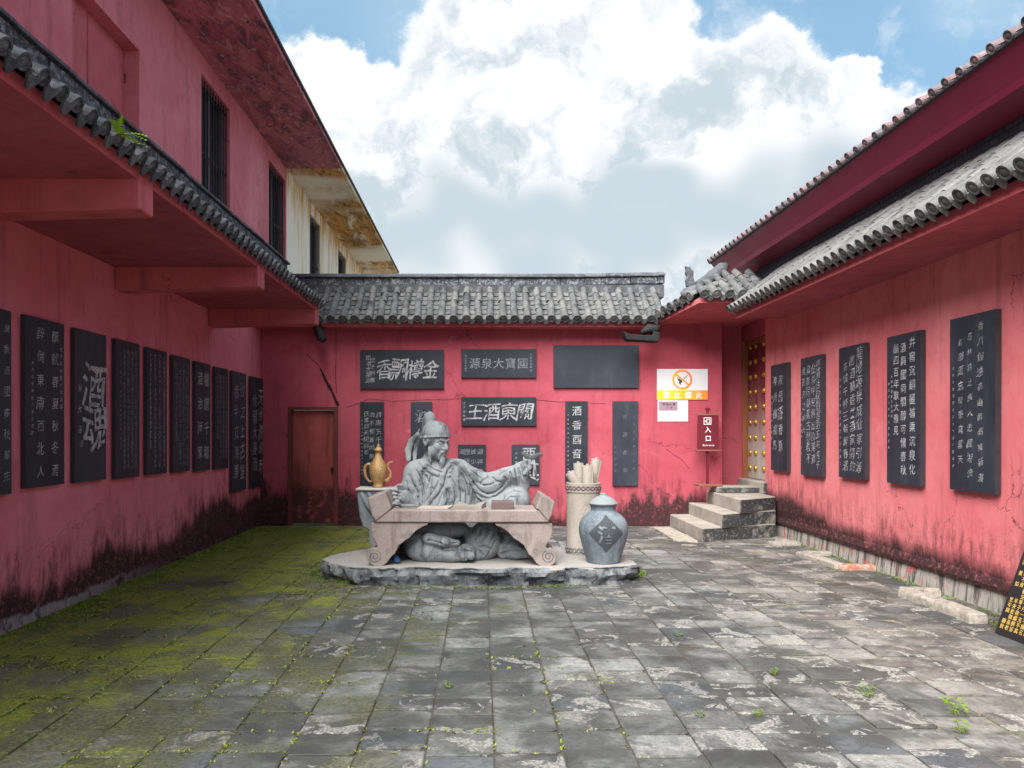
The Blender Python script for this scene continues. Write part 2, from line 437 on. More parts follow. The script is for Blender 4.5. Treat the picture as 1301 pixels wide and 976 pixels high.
# ---- ground
TW, TD, TX0, TY0 = .3455, .268, .065, 12.88        # paving module
t, fin = material('worn_grey_paving')
p = t.pos(); xyz = t.sep(p)
cx = t.m('FLOOR', t.m('DIVIDE', t.m('SUBTRACT', xyz[0], TX0), TW))
yy_ = t.m('DIVIDE', t.m('SUBTRACT', t.m('SUBTRACT', xyz[1], TY0), t.m('MULTIPLY', t.m('SINE', t.m('MULTIPLY', cx, 2.4)), .045)), TD)
cy = t.m('FLOOR', yy_)
cell = t.comb(cx, cy, 0.)
r1 = t.white(cell); r2 = t.white(t.vm('ADD', cell, (17.3, 5.1, 2.))); r3 = t.white(t.vm('ADD', cell, (3.3, 51.1, 9.)))
off = t.vm('ADD', p, t.vm('MULTIPLY', t.white(cell, True), (9., 9., 9.)))
n = t.noise(off, 3.2, 6, .62, .6); f = t.noise(p, 26., 7, .7); big = t.noise(p, .55, 4, .55)
fx = t.m('ABSOLUTE', t.m('SUBTRACT', t.m('FRACT', t.m('DIVIDE', t.m('SUBTRACT', xyz[0], TX0), TW)), .5))
fy = t.m('ABSOLUTE', t.m('SUBTRACT', t.m('FRACT', yy_), .5))
edge = t.m('MAXIMUM', t.m('SUBTRACT', fx, .035), fy)
lum = t.m('ADD', t.m('MULTIPLY', t.m('POWER', r1, 1.35), .58), t.m('MULTIPLY', t.mr(n, .28, .72), .62), clamp=True)
lum = t.m('MULTIPLY', lum, t.mr(big, .32, .62, .42, 1.))
cool = t.mix(lum, (.040, .043, .041), (.262, .272, .268))
warm = t.mix(lum, (.055, .050, .046), (.262, .242, .220))
wr = t.m('ADD', t.mr(xyz[0], 1.2, 3.8), t.m('MULTIPLY', t.m('SUBTRACT', r2, .5), .55), clamp=True)
col = t.mix(wr, cool, warm)
col = t.mix(t.m('MULTIPLY', t.mr(r3, .86, .93), .6), col, (.062, .075, .092))
col = t.mix(t.m('MULTIPLY', t.mr(f, .46, .68), .50), col, (.034, .034, .030))
# trodden dirt gathers along the joints
dj = t.m('MULTIPLY', t.mr(t.m('ADD', edge, t.m('MULTIPLY', t.m('SUBTRACT', t.noise(p, 9., 5, .7), .5), .30)), .40, .52), .75)
col = t.mix(dj, col, t.mix(t.mr(f, .4, .65), (.030, .030, .024), (.110, .105, .090)))
damp = t.m('MULTIPLY', t.mr(t.noise(p, 1.5, 5, .62, .5), .44, .58), .74)
col = t.mix(damp, col, (.040, .042, .040))
# spalled faces: pale crumbly aggregate
sp = t.m('MULTIPLY', t.mr(t.noise(off, 4.6, 8, .70, .8), .525, .575), t.mr(r2, .54, .66))
spc = t.mix(t.mr(t.voro(p, 60.), .25, .75), (.33, .325, .305), (.17, .167, .155))
col = t.mix(t.m('MULTIPLY', sp, .75), col, spc)
# moss, thick along the shaded left wall
mn = t.noise(p, 1.15, 8, .68, .4)
mz = t.m('ADD', t.m('ADD', t.mr(xyz[0], .9, -3.3), t.m('MULTIPLY', t.mr(xyz[0], -.6, -2.2), t.mr(xyz[1], 4.5, 11., -.05, .30))), t.m('MULTIPLY', t.m('SUBTRACT', mn, .5), 3.0))
thin = t.mr(mz, .22, .70)
rich = t.m('MULTIPLY', t.mr(mz, .66, 1.15), t.mr(t.noise(p, 5., 8, .72), .30, .52))
fleck = t.mr(t.noise(p, 48., 7, .75), .36, .68)
col = t.mix(t.m('MULTIPLY', thin, .78), col, t.mix(fleck, (.036, .042, .020), (.130, .136, .062)))
col = t.mix(t.m('MULTIPLY', rich, .85), col, t.mix(fleck, (.095, .118, .014), (.270, .290, .026)))
M['paving'] = fin(col, t.mr(n, .3, .7, .62, .88), t.bump(t.m('ADD', t.m('ADD', n, t.m('MULTIPLY', f, .6)), t.m('MULTIPLY', sp, -.5)), .5, .012), 0., .35)

t, fin = material('damp_soil')
p = t.pos(); f = t.noise(p, 24., 7, .7)
soil = t.mix(f, (.030, .028, .022), (.105, .095, .078))
soil = t.mix(t.m('MULTIPLY', t.mr(t.sep(p)[0], .3, -2.6), t.mr(t.noise(p, 3., 7, .7), .36, .56)), soil, (.075, .095, .016))
soil = t.mix(t.m('MULTIPLY', t.mr(t.sep(p)[0], 1.5, 3.6), .7), soil, (.22, .19, .155))
M['soil'] = fin(soil, .95, t.bump(f, .6, .01))
t, fin = material('far_ground')
M['ground'] = fin(t.mix(t.noise(t.pos(), .6, 7, .7), (.10, .10, .085), (.17, .165, .14)), .95)
def leafmat(name, a, b):
    t, fin = material(name)
    return fin(t.mix(t.noise(t.pos(), 11., 5, .6), a, b), .6, None, 0., .3)
M['leaf'] = leafmat('weed_leaf', (.055, .105, .012), (.16, .24, .030))
M['fern'] = leafmat('fern_leaf', (.20, .38, .02), (.34, .52, .05))
M['mossleaf'] = leafmat('moss_leaf', (.075, .100, .012), (.25, .29, .035))
M['chip'] = leafmat('stone_chip', (.12, .115, .105), (.33, .315, .29))

def plain(name, c, rough=.6, metal=0., spec=.35, var=.25, sc=9.):
    t, fin = material(name)
    return fin(t.mix(t.noise(t.pos(), sc, 5, .65), c, tuple(x * (1 - var) for x in c)), rough, None, metal, spec)
M['iron'] = plain('dark_window_iron', (.030, .028, .034), .5, .4)
M['frame_grey'] = plain('grey_window_frame', (.13, .135, .15), .5)
M['glass_dark'] = plain('dark_window_glass', (.020, .026, .036), .12, 0., .6)
M['win_frame'] = plain('window_frame_paint', (.16, .035, .045), .6)
M['pink_door'] = plaster('pink_door_paint', (.44, .085, .105), (.50, .125, .145), -3., .1, 0., None, 31., .5)
M['edge_dark'] = plain('dark_roof_edge', (.055, .055, .065), .7)
M['sign_white'] = plain('sign_white', (.62, .64, .68), .45, 0., .4, .10)
M['sign_black'] = plain('sign_black', (.02, .02, .024), .5)
M['sign_red_board'] = plain('sign_maroon_board', (.135, .010, .022), .5)
M['sign_wood'] = plain('sign_brown_wood', (.22, .085, .06), .6)
M['sign_letter'] = plain('sign_white_lettering', (.75, .74, .74), .55, 0., .3, .05)
M['card'] = plain('purple_grey_card', (.33, .22, .27), .5)
M['board_black'] = plain('black_notice_board', (.018, .016, .018), .5)
M['paper'] = plain('carved_pale_paper', (.50, .44, .36), .8)
M['inkstone'] = plain('carved_purple_stone', (.20, .145, .14), .8, 0., .3, .5, 60.)
M['blue_rag'] = plain('blue_plastic_wrapper', (.025, .10, .26), .4)
M['crack'] = plain('dark_crack', (.020, .009, .010), .9)
t, fin = material('yellow_to_orange_print')
x = t.sep(t.pos())[0]
M['sign_band'] = fin(t.mix(t.mr(x, 3.05, 3.85, 0., 1., False), (.80, .62, .03), (.78, .20, .04)), .45)
t, fin = material('orange_ring_print')
z = t.sep(t.pos())[2]
M['sign_ring'] = fin(t.mix(t.mr(x := t.sep(t.pos())[0], 3.27, 3.68, 0., 1., False), (.78, .38, .03), (.70, .12, .03)), .45)

# ------------------------------------------------------------------ mesh helpers
class MB:
    def __init__(self):
        self.v, self.f, self.mi = [], [], []
    def add(self, vs, fs, mi=0):
        o = len(self.v)
        self.v += [tuple(a) for a in vs]
        self.f += [tuple(i + o for i in q) for q in fs]
        self.mi += [mi] * len(fs)
        return self
    def box(self, x0, x1, y0, y1, z0, z1, mi=0):
        vs = [(x, y, z) for z in (z0, z1) for y in (y0, y1) for x in (x0, x1)]
        return self.add(vs, [(0, 2, 3, 1), (4, 5, 7, 6), (0, 1, 5, 4), (2, 6, 7, 3), (0, 4, 6, 2), (1, 3, 7, 5)], mi)
    def prism(self, pts, axis, a, b, mi=0):
        """extrude a polygon given in the two other axes (cyclic order) from a to b along axis"""
        def P(u, v, w):
            return {'x': (w, u, v), 'y': (u, w, v), 'z': (u, v, w)}[axis]
        n = len(pts)
        vs = [P(u, v, a) for u, v in pts] + [P(u, v, b) for u, v in pts]
        fs = [tuple(range(n))[::-1], tuple(range(n, 2 * n))] + [(i, (i + 1) % n, n + (i + 1) % n, n + i) for i in range(n)]
        return self.add(vs, fs, mi)
    def tube(self, pts, rads, seg=8, cap=True, mi=0):
        pts = [Vector(p) for p in pts]
        if isinstance(rads, (int, float)):
            rads = [rads] * len(pts)
        vs, fs = [], []
        ref = None
        for i, p in enumerate(pts):
            d = (pts[min(i + 1, len(pts) - 1)] - pts[max(i - 1, 0)]).normalized()
            if ref is None:
                ref = d.orthogonal().normalized()
            ref = (ref - d * ref.dot(d))
            ref = ref.normalized() if ref.length > 1e-5 else d.orthogonal().normalized()
            b = d.cross(ref)
            for k in range(seg):
                a = 2 * math.pi * k / seg
                vs.append(p + (ref * math.cos(a) + b * math.sin(a)) * rads[i])
        for i in range(len(pts) - 1):
            for k in range(seg):
                fs.append((i * seg + k, i * seg + (k + 1) % seg, (i + 1) * seg + (k + 1) % seg, (i + 1) * seg + k))
        if cap:
            fs.append(tuple(range(seg))[::-1])
            fs.append(tuple((len(pts) - 1) * seg + k for k in range(seg)))
        return self.add(vs, fs, mi)
    def lathe(self, prof, c, seg=32, mi=0):
        """prof: list of (radius, height)"""
        vs, fs = [], []
        for r, h in prof:
            for k in range(seg):
                a = 2 * math.pi * k / seg
                vs.append((c[0] + r * math.cos(a), c[1] + r * math.sin(a), c[2] + h))
        for i in range(len(prof) - 1):
            for k in range(seg):
                fs.append((i * seg + k, i * seg + (k + 1) % seg, (i + 1) * seg + (k + 1) % seg, (i + 1) * seg + k))
        fs.append(tuple(range(seg))[::-1])
        fs.append(tuple((len(prof) - 1) * seg + k for k in range(seg)))
        return self.add(vs, fs, mi)
    def mesh(self, name, mats, smooth=False, bevel=0):
        me = bpy.data.meshes.new(name)
        me.from_pydata(self.v, [], self.f)
        if not isinstance(mats, (list, tuple)):
            mats = [mats]
        for mt in mats:
            me.materials.append(M[mt] if isinstance(mt, str) else mt)
        if len(mats) > 1:
            me.polygons.foreach_set('material_index', self.mi)
        bm = bmesh.new(); bm.from_mesh(me)
        bmesh.ops.recalc_face_normals(bm, faces=bm.faces)
        if bevel:
            ed = [e for e in bm.edges if len(e.link_faces) == 2 and e.calc_face_angle(0) > .6]
            bmesh.ops.bevel(bm, geom=ed, offset=bevel, segments=1, affect='EDGES', clamp_overlap=True)
        bm.to_mesh(me); bm.free()
        if smooth:
            me.shade_smooth()
            if smooth == 'auto':
                me.set_sharp_from_angle(angle=R(38))
        return me

def link(name, me, parent=None):
    o = bpy.data.objects.new(name, me)
    COL.objects.link(o)
    if parent is not None:
        o.parent = parent
        o.matrix_parent_inverse = WM(parent).inverted()
    return o

_wm = {}
def WM(o):
    """world matrix without waiting for the depsgraph"""
    if o.parent is None:
        return o.matrix_basis.copy()
    return WM(o.parent) @ o.matrix_parent_inverse @ o.matrix_basis

def obj(name, mb, mats, parent=None, smooth=False, bevel=0):
    return link(name, mb.mesh(name, mats, smooth, bevel), parent)

def tag(o, label=None, cat=None, group=None, kind=None):
    if label: o['label'] = label
    if cat: o['category'] = cat
    if group: o['group'] = group
    if kind: o['kind'] = kind
    return o

def thing(name, loc, label, cat, group=None):
    o = bpy.data.objects.new(name, None)
    o.empty_display_size = .2
    COL.objects.link(o)
    o.location = loc
    return tag(o, label, cat, group)

def inst(name, me, mat, parent):
    o = link(name, me, parent)
    o.matrix_basis = mat
    return o

def rag(lo, hi):
    return random.uniform(lo, hi)

def wall_mb(u0, u1, z0, z1, openings, place, thick):
    """wall of boxes round rectangular openings; place(u, depth, z) -> world"""
    mb = MB()
    us = sorted({u0, u1, *[o[0] for o in openings], *[o[1] for o in openings]})
    zs = sorted({z0, z1, *[o[2] for o in openings], *[o[3] for o in openings]})
    us = [u for u in us if u0 <= u <= u1]; zs = [z for z in zs if z0 <= z <= z1]
    solid = lambda i, j: 0 <= i < len(us) - 1 and 0 <= j < len(zs) - 1 and not any(
        o[0] <= us[i] < o[1] and o[2] <= zs[j] < o[3] for o in openings)
    for i in range(len(us) - 1):
        for j in range(len(zs) - 1):
            if not solid(i, j):
                continue
            a, b, c, d = us[i], us[i + 1], zs[j], zs[j + 1]
            for dep in (0, thick):
                mb.add([place(a, dep, c), place(b, dep, c), place(b, dep, d), place(a, dep, d)], [(0, 1, 2, 3)])
            for (ii, jj, p, q) in ((i - 1, j, (a, c), (a, d)), (i + 1, j, (b, c), (b, d)), (i, j - 1, (a, c), (b, c)), (i, j + 1, (a, d), (b, d))):
                if not solid(ii, jj):
                    mb.add([place(p[0], 0, p[1]), place(q[0], 0, q[1]), place(q[0], thick, q[1]), place(p[0], thick, p[1])], [(0, 1, 2, 3)])
    return mb

def weld(o):
    bm = bmesh.new(); bm.from_mesh(o.data)
    bmesh.ops.remove_doubles(bm, verts=bm.verts, dist=1e-4)
    bmesh.ops.recalc_face_normals(bm, faces=bm.faces)
    bm.to_mesh(o.data); bm.free()
    return o

# ------------------------------------------------------------------ lettering: bundled font glyphs as flat meshes
_fc = bpy.data.curves.new('glyph', 'FONT'); _fc.resolution_u = 2
_fo = bpy.data.objects.new('glyph', _fc); COL.objects.link(_fo)
_glyph = {}
def glyph(ch, weight=0.):
    k = (ch, weight)
    if k not in _glyph:
        _fc.body = ch; _fc.offset = weight
        bpy.context.view_layer.update()
        e = _fo.evaluated_get(bpy.context.evaluated_depsgraph_get())
        me = e.to_mesh()
        v = np.array([(p.co.x, p.co.y) for p in me.vertices]).reshape(-1, 2)
        f = [tuple(p.vertices) for p in me.polygons]
        e.to_mesh_clear()
        v = v - np.array([.5 if ord(ch) > 255 else (v[:, 0].min() + v[:, 0].max()) / 2 if len(v) else 0, .38])
        _glyph[k] = (v, f)
    return _glyph[k]

class Letters:
    """collects glyphs on a plane: o origin, u right, v up, n out"""
    def __init__(self, o, u, v, n):
        self.o, self.u, self.vv, self.n = Vector(o), Vector(u), Vector(v), Vector(n)
        self.mb = MB()
        self.big, self.chars = 1e9, []
    def put(self, ch, x, y, sx, sy=None, hand=0., weight=0., lift=0.004):
        v, f = glyph(ch, weight)
        if not len(v):
            return
        sy = sy or sx
        v = v.copy()
        if hand:        # brush-written: slant, swing and uneven stroke ends
            a = rag(-.10, .10) * hand
            v = v @ np.array([[math.cos(a), math.sin(a)], [-math.sin(a), math.cos(a)]])
            v[:, 0] += v[:, 1] * rag(-.02, .16) * hand
            v[:, 1] += v[:, 0] * rag(.02, .14) * hand
            ph = rag(0, 6)
            v[:, 0] += .030 * hand * np.sin(v[:, 1] * 9 + ph)
            v[:, 1] += .034 * hand * np.sin(v[:, 0] * 8 + ph * 2)
            v *= 1 + rag(-.12, .12) * hand
        pts = [self.o + self.u * (x + p[0] * sx) + self.vv * (y + p[1] * sy) + self.n * lift for p in v]
        if sx >= self.big and sx < 9:
            mb = MB(); mb.add(pts, f); self.chars.append(mb)
        else:
            self.mb.add(pts, f)
    def column(self, text, x, y0, y1, s, hand=1., weight=0., sy=None):
        n = len(text)
        s = min(s, abs(y1 - y0) / n * 1.0)
        if hand >= 1 and not weight:
            weight = -.007
        for i, ch in enumerate(text):
            yy = y0 + (y1 - y0) * (i + .5) / n
            self.put(ch, x + rag(-.05, .05) * s * hand, yy + rag(-.04, .04) * s * hand, s, sy, hand, weight)
    def row(self, text, y, x0, x1, s, hand=1., weight=0., sy=None):
        n = len(text)
        for i, ch in enumerate(text):
            self.put(ch, x0 + (x1 - x0) * (i + .5) / n, y, s, sy, hand, weight)
    def obj(self, name, mat, parent):
        for mb in self.chars + ([self.mb] if self.mb.v else []):
            me = bpy.data.meshes.new(name)
            me.from_pydata(mb.v, [], mb.f)
            me.materials.append(M[mat])
            o = link('character' if mb is not self.mb else name, me, parent)
            if mb is self.mb:
                o['kind'] = 'stuff'
POEM = ('君不見黃河之水天上來奔流到海不復回君不見高堂明鏡悲白髮朝如青絲暮成雪人生得意須盡歡莫使金樽空對月天生我材必有用千金散盡還復來'
        '烹羊宰牛且為樂會須一飲三百杯岑夫子丹丘生將進酒杯莫停與君歌一曲請君為我傾耳聽鐘鼓饌玉不足貴但願長醉不願醒古來聖賢皆寂寞惟有飲者留其名'
        '陳王昔時宴平樂斗酒十千恣歡謔主人何為言少錢徑須沽取對君酌五花馬千金裘呼兒將出換美酒與爾同銷萬古愁')
_pi = [0]
def poem(n):
    s = ''.join(POEM[(_pi[0] + i) % len(POEM)] for i in range(n)); _pi[0] += n
    return s

# ------------------------------------------------------------------ roof tiles
def barrel_mesh(name, mat, r, L, end=False):
    """half-round cover tile, axis +Y (up the slope), lower end at y=0"""
    mb = MB(); n = 7
    vs, fs = [], []
    prof = [(0., r), (L, r * .90)]
    for y, rr in prof:
        for k in range(n):
            a = math.pi * k / (n - 1)
            vs.append((rr * math.cos(a), y, rr * math.sin(a)))
    for y, rr in prof:
        for k in range(n):
            a = math.pi * k / (n - 1)
            vs.append((rr * .78 * math.cos(a), y, rr * .78 * math.sin(a)))
    for k in range(n - 1):
        fs.append((k, k + 1, n + k + 1, n + k))
        fs.append((2 * n + k, 3 * n + k, 3 * n + k + 1, 2 * n + k + 1))
        fs.append((k, 2 * n + k, 2 * n + k + 1, k + 1))
    mb.add(vs, fs)
    if end:     # round end cap with a raised boss
        m = 12
        ring = lambda rr, y: [(rr * math.cos(2 * math.pi * k / m), y, rr * math.sin(2 * math.pi * k / m) + r * .12) for k in range(m)]
        vs = ring(r * 1.04, .02) + ring(r * 1.04, -.012) + ring(r * .78, -.012) + ring(r * .70, -.004) + ring(r * .35, -.012)
        fs = [(j * m + k, j * m + (k + 1) % m, (j + 1) * m + (k + 1) % m, (j + 1) * m + k) for j in range(4) for k in range(m)]
        fs += [tuple(4 * m + k for k in range(m)), tuple(range(m))[::-1]]
        mb.add(vs, fs)
    return mb.mesh(name, mat, 'auto')

def pan_mesh(name, mat, wd, L, drip=False, point=.09):
    """concave channel tile, optionally with a hanging pointed drip plate"""
    mb = MB(); n = 6; th = .014
    vs, fs = [], []
    for y, dz in ((0., .026), (L, 0.)):
        for s in (0, -th):
            for k in range(n):
                u = -1 + 2 * k / (n - 1)
                vs.append((u * wd / 2, y, dz + .045 * u * u + s))
    for k in range(n - 1):
        fs.append((k, k + 1, 2 * n + k + 1, 2 * n + k))
        fs.append((n + k, 3 * n + k, 3 * n + k + 1, n + k + 1))
        fs.append((k, n + k, n + k + 1, k + 1))
    mb.add(vs, fs)
    if drip:
        m = 9; top, bot = [], []
        for k in range(m):
            u = -1 + 2 * k / (m - 1)
            z = .026 + .045 * u * u
            d = point * (1 - abs(u) ** 1.9) ** .9
            top.append((u * wd / 2, 0., z)); bot.append((u * wd / 2, -.012, z - .02 - d))
        vs = top + bot + [(a, b - .016, c) for a, b, c in top] + [(a, b - .016, c) for a, b, c in bot]
        fs = []
        for k in range(m - 1):
            fs += [(k, k + 1, m + k + 1, m + k), (2 * m + k, 3 * m + k, 3 * m + k + 1, 2 * m + k + 1),
                   (k, 2 * m + k, 2 * m + k + 1, k + 1), (m + k, m + k + 1, 3 * m + k + 1, 3 * m + k)]
        mb.add(vs, fs)
    return mb.mesh(name, mat, 'auto')

def slope_frame(eave, up, side):
    """matrix whose Y runs up the slope, X along the eave, Z out of the roof"""
    y = Vector(up).normalized(); x = Vector(side).normalized(); z = x.cross(y)
    m = Matrix((x, y, z)).transposed().to_4x4()
    m.translation = Vector(eave)
    return m

def tile_slope(parent, e0, e1, up, length, pitch, n_barrel, n_pan, meshes, jit=.006, first_end=True, drop=(), lift=0.0, over=.045, reach=None):
    """rows of cover and channel tiles between eave points e0 -> e1"""
    e0, e1 = Vector(e0), Vector(e1)
    side = (e1 - e0).normalized()
    if side.cross(Vector(up)).z < 0:
        e0, e1 = e1, e0; side = -side
    n = max(1, int(round((e1 - e0).length / pitch)))
    pt = (e1 - e0).length / n
    bar, bar_end, pan, pan_drip = meshes
    for i in range(n + 1):
        base = slope_frame(e0 + side * (pt * i), up, side)
        step = length / n_barrel
        frac = 1. if reach is None else reach((e0 + side * (pt * i)))
        for k in range(n_barrel):
            if (i in drop and k < 1) or k + .5 > frac * n_barrel and k:
                continue
            m = base @ Matrix.Translation((rag(-jit, jit), k * step - over, .040 + lift + rag(-.003, .004))) @ Matrix.Rotation(rag(-3, 3) * jit, 4, 'Z') @ Matrix.Rotation(rag(-.012, .004), 4, 'X')
            inst('cover_tile', bar_end if (k == 0 and first_end) else bar, m, parent)
        if i == n:
            break
        step = length / n_pan
        for k in range(n_pan):
            if k + .5 > frac * n_pan and k:
                continue
            m = base @ Matrix.Translation((pt / 2 + rag(-jit, jit) * .6, k * step - .02, rag(-.004, .004) + lift)) @ Matrix.Rotation(rag(-.035, .035), 4, 'Z')
            inst('channel_tile', pan_drip if k == 0 else pan, m, parent)

# ================================================================== SETTING
XL, XR, YB = -3.78, 4.58, 12.90            # left wall, right wall, back wall planes
g = MB(); g.add([(-400, -400, -.06), (400, -400, -.06), (400, 400, -.06), (-400, 400, -.06)], [(0, 1, 2, 3)])
tag(obj('ground', g, 'ground'), kind='structure')

pave = MB(); pave.box(XL - .2, XR + .6, 1.2, 13.6, -.055, -.0085)
pave = obj('courtyard_pavement', pave, 'soil'); tag(pave, kind='structure')
paver_meshes = []
for vnt in range(6):
    mb = MB()
    hw, hd, c = TW / 2 - .004, TD / 2 - .004, .006
    cor = [(-hw, -hd), (hw, -hd), (hw, hd), (-hw, hd)]
    out, inn = [], []
    for k, (a, b) in enumerate(cor):
        chip = rag(.006, .040) if random.random() < .55 else 0.
        sa, sb = (1 if a > 0 else -1), (1 if b > 0 else -1)
        p1, p2 = (a - sa * chip, b), (a, b - sb * chip)
        if k in (0, 2):
            p1, p2 = p2, p1
        for q in (p1, p2):
            j = (q[0] + rag(-.002, .002), q[1] + rag(-.002, .002))
            out.append(j); inn.append((j[0] - sa * c, j[1] - sb * c))
    n = 8
    vs = [(x, y, -.03) for x, y in out] + [(x, y, -.004) for x, y in out] + [(x, y, 0) for x, y in inn]
    fs = [tuple(2 * n + k for k in range(n))] + [(j * n + k, j * n + (k + 1) % n, (j + 1) * n + (k + 1) % n, (j + 1) * n + k) for j in range(2) for k in range(n)]
    mb.add(vs, fs)
    paver_meshes.append(mb.mesh('paver', 'paving'))
cells = []
for i in range(-12, 16):
    for j in range(-40, 1):
        x, y = TX0 + (i + .5) * TW, TY0 + (j + .5) * TD + .045 * math.sin(2.4 * i)
        if x < XL - .15 or x > XR + .1 or y < 2.2 or y > 12.86:
            continue
        sx = VX + x * F_PX / y
        vis = -60 < sx < 1360 and y > 3.45
        cells.append((0 if vis else 1, y, x))
cells.sort()
rest = MB()
for k, (_, y, x) in enumerate(cells):
    m = Matrix.Translation((x + rag(-.0015, .0015), y + rag(-.0015, .0015), rag(-.006, .006))) @ Matrix.Rotation(rag(-.018, .018), 4, 'X') @ Matrix.Rotation(rag(-.018, .018), 4, 'Y') @ Matrix.Rotation(rag(-.006, .006), 4, 'Z')
    me = random.choice(paver_meshes)
    if k < 300:
        inst('paver', me, m, pave)
    else:
        rest.add([m @ v.co for v in me.vertices], [tuple(p.vertices) for p in me.polygons])
tag(obj('distant_pavers', rest, 'paving', pave), kind='stuff')

# ================================================================== LEFT TWO-STOREY BUILDING
PZ = lambda x, X: abs(X) * F_PX / abs(x - VX)          # depth at which a side plane shows at image column x
left = thing('two_storey_building', (XL - 1.5, 7, 0), 'two-storey pink-red building along the left side with tiled canopy and deep stained eaves', 'building')
WTOP, LEND = 6.70, 14.63
W1 = (PZ(256, XL), PZ(292, XL)); W2 = (PZ(341.5, XL), PZ(363, XL)); DR = (6.98, 8.34)
ops = [(W1[0], W1[1], 4.75, 6.44), (W2[0], W2[1] - .02, 4.75, 6.44), (DR[0], DR[1], 4.0, 5.81), (3.0, 4.4, 4.3, 5.81)]
lw = wall_mb(-1.0, LEND, 0, WTOP, ops, lambda u, d, z: (XL - d, u, z), .24)
lw = weld(obj('wall', lw, 'red_left', left))
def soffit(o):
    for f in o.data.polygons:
        f.material_index = 1 if f.normal.z < -.8 else 0  # downward faces take the red with shade painted in
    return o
# canopy: slab, fascia, beams, tiles, carved ridge
XE, ZE, CY0, CY1 = -2.31, 3.30, 1.2, 10.66
cp = MB()
cp.prism([(XL, 3.30), (XE, 3.30), (XE, 3.385), (XE - .10, 3.40), (XL, 3.86)], 'y', CY0, CY1)
canopy = soffit(obj('canopy', cp, ['red_trim', 'red_soffit_shade'], left))
for y in (2.48, 5.18, 7.89, 10.55):
    b = MB(); b.prism([(XL, 3.06), (XE + .012, 3.10), (XE + .012, 3.405), (XL, 3.298)], 'y', y - .11, y + .11)
    obj('beam', b, 'red_trim', left, bevel=.008)
lt = (barrel_mesh('cover_tile', 'tile_dark', .044, .30), barrel_mesh('cover_tile', 'tile_dark', .047, .30, True),
      pan_mesh('channel_tile', 'tile_dark', .135, .30), pan_mesh('channel_tile', 'tile_dark', .105, .30, True, .058))
tile_slope(canopy, (XE + .05, CY0 + .1, 3.395), (XE + .05, CY1 - .02, 3.395), (-.84, 0, .54), .56, .158, 2, 2, lt, .012, lift=-.022, over=.025)
RX = -2.84
y = CY0
while y < CY1 - .05:
    ln = rag(.36, .46); e = min(y + ln, CY1 + .2)
    b = MB(); dz = rag(-.006, .006)
    b.box(RX - .11, RX + .055 + rag(-.006, .006), y + .004, e - .004, 3.84 + dz, 4.005 + dz)
    obj('ridge_brick', b, 'ridge', canopy, bevel=.006)
    y = e
y = CY0
while y < CY1 + .1:
    e = min(y + rag(.28, .36), CY1 + .25)
    b = MB(); dz = rag(-.006, .006)
    b.prism([(RX - .14, 4.005), (RX + .085, 4.008), (RX + .085, 4.035), (RX + .02, 4.085), (RX - .10, 4.09)], 'y', y + .003, e - .003)
    for v in range(len(b.v)):
        b.v[v] = (b.v[v][0], b.v[v][1], b.v[v][2] + dz)
    obj('ridge_cap', b, 'tile_dark', canopy, bevel=.004)
    y = e
b = MB(); b.box(RX - .10, RX + .085, CY0, CY1 + .05, 3.62, 3.838)
obj('ridge_base', b, 'tile_dark', canopy)
# roof overhang
rf = MB(); rf.prism([(XL - .4, WTOP + .002), (-2.71, WTOP), (-2.71, WTOP + .07), (XL - .4, WTOP + .12)], 'y', -1.0, LEND)
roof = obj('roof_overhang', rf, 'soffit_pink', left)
b = MB(); b.prism([(-2.80, WTOP + .072), (-2.675, WTOP + .064), (-2.675, WTOP + .10), (XL - .5, WTOP + .9), (XL - .5, WTOP + .12)], 'y', -1.0, LEND)
obj('roof_edge', b, 'edge_dark', roof)

def barred_window(bld, y0, y1, z0, z1, X, nb, mid=None, framed=True):
    dpt = .15
    gl = MB(); gl.box(X - dpt - .02, X - dpt, y0, y1, z0, z1)
    win = obj('window', gl, 'glass_dark', bld)
    f = MB(); fw = .05
    for (a, b, c, d) in ((y0, y0 + fw, z0, z1), (y1 - fw, y1, z0, z1), (y0 + fw, y1 - fw, z1 - fw, z1), (y0 + fw, y1 - fw, z0, z0 + fw),
                         ((y0 + y1) / 2 - .02, (y0 + y1) / 2 + .02, z0 + fw, z1 - fw)):
        f.box(X - dpt + .002, X - dpt + .045, a, b, c, d)
    obj('frame', f, 'frame_grey', win)
    for k in range(nb):
        yy = y0 + .03 + (y1 - y0 - .06) * k / (nb - 1)
        b = MB(); b.tube([(X - .045, yy, z0), (X - .045, yy, z1)], .0095, 6)
        obj('bar', b, 'iron', win)
    for zz in (mid or []):
        b = MB(); b.box(X - .064, X - .056, y0, y1, zz - .018, zz + .018)
        obj('cross_bar', b, 'iron', win)
    return win
barred_window(left, W1[0], W1[1], 4.75, 6.44, XL, 11, (5.45, 6.35))
barred_window(left, W2[0], W2[1] - .02, 4.75, 6.44, XL, 10, (5.45, 6.35))
for (a, b2, z0, z1) in ((DR[0], DR[1], 4.0, 5.81), (3.0, 4.4, 4.3, 5.81)):
    d = MB(); md = (a + b2) / 2 - .1
    d.box(XL - .22, XL - .165, a, md - .006, z0, z1)
    obj('shutter_door', d, 'pink_door', left, bevel=.006)
    d = MB(); d.box(XL - .22, XL - .160, md + .006, b2, z0, z1)
    dr = obj('shutter_door', d, 'pink_door', left, bevel=.006)
    for zz in (4.95, 5.5):
        h = MB(); h.tube([(XL - .155, b2 - .012, zz - .05), (XL - .155, b2 - .012, zz + .05)], .012, 6)
        obj('hinge', h, 'win_frame', dr)
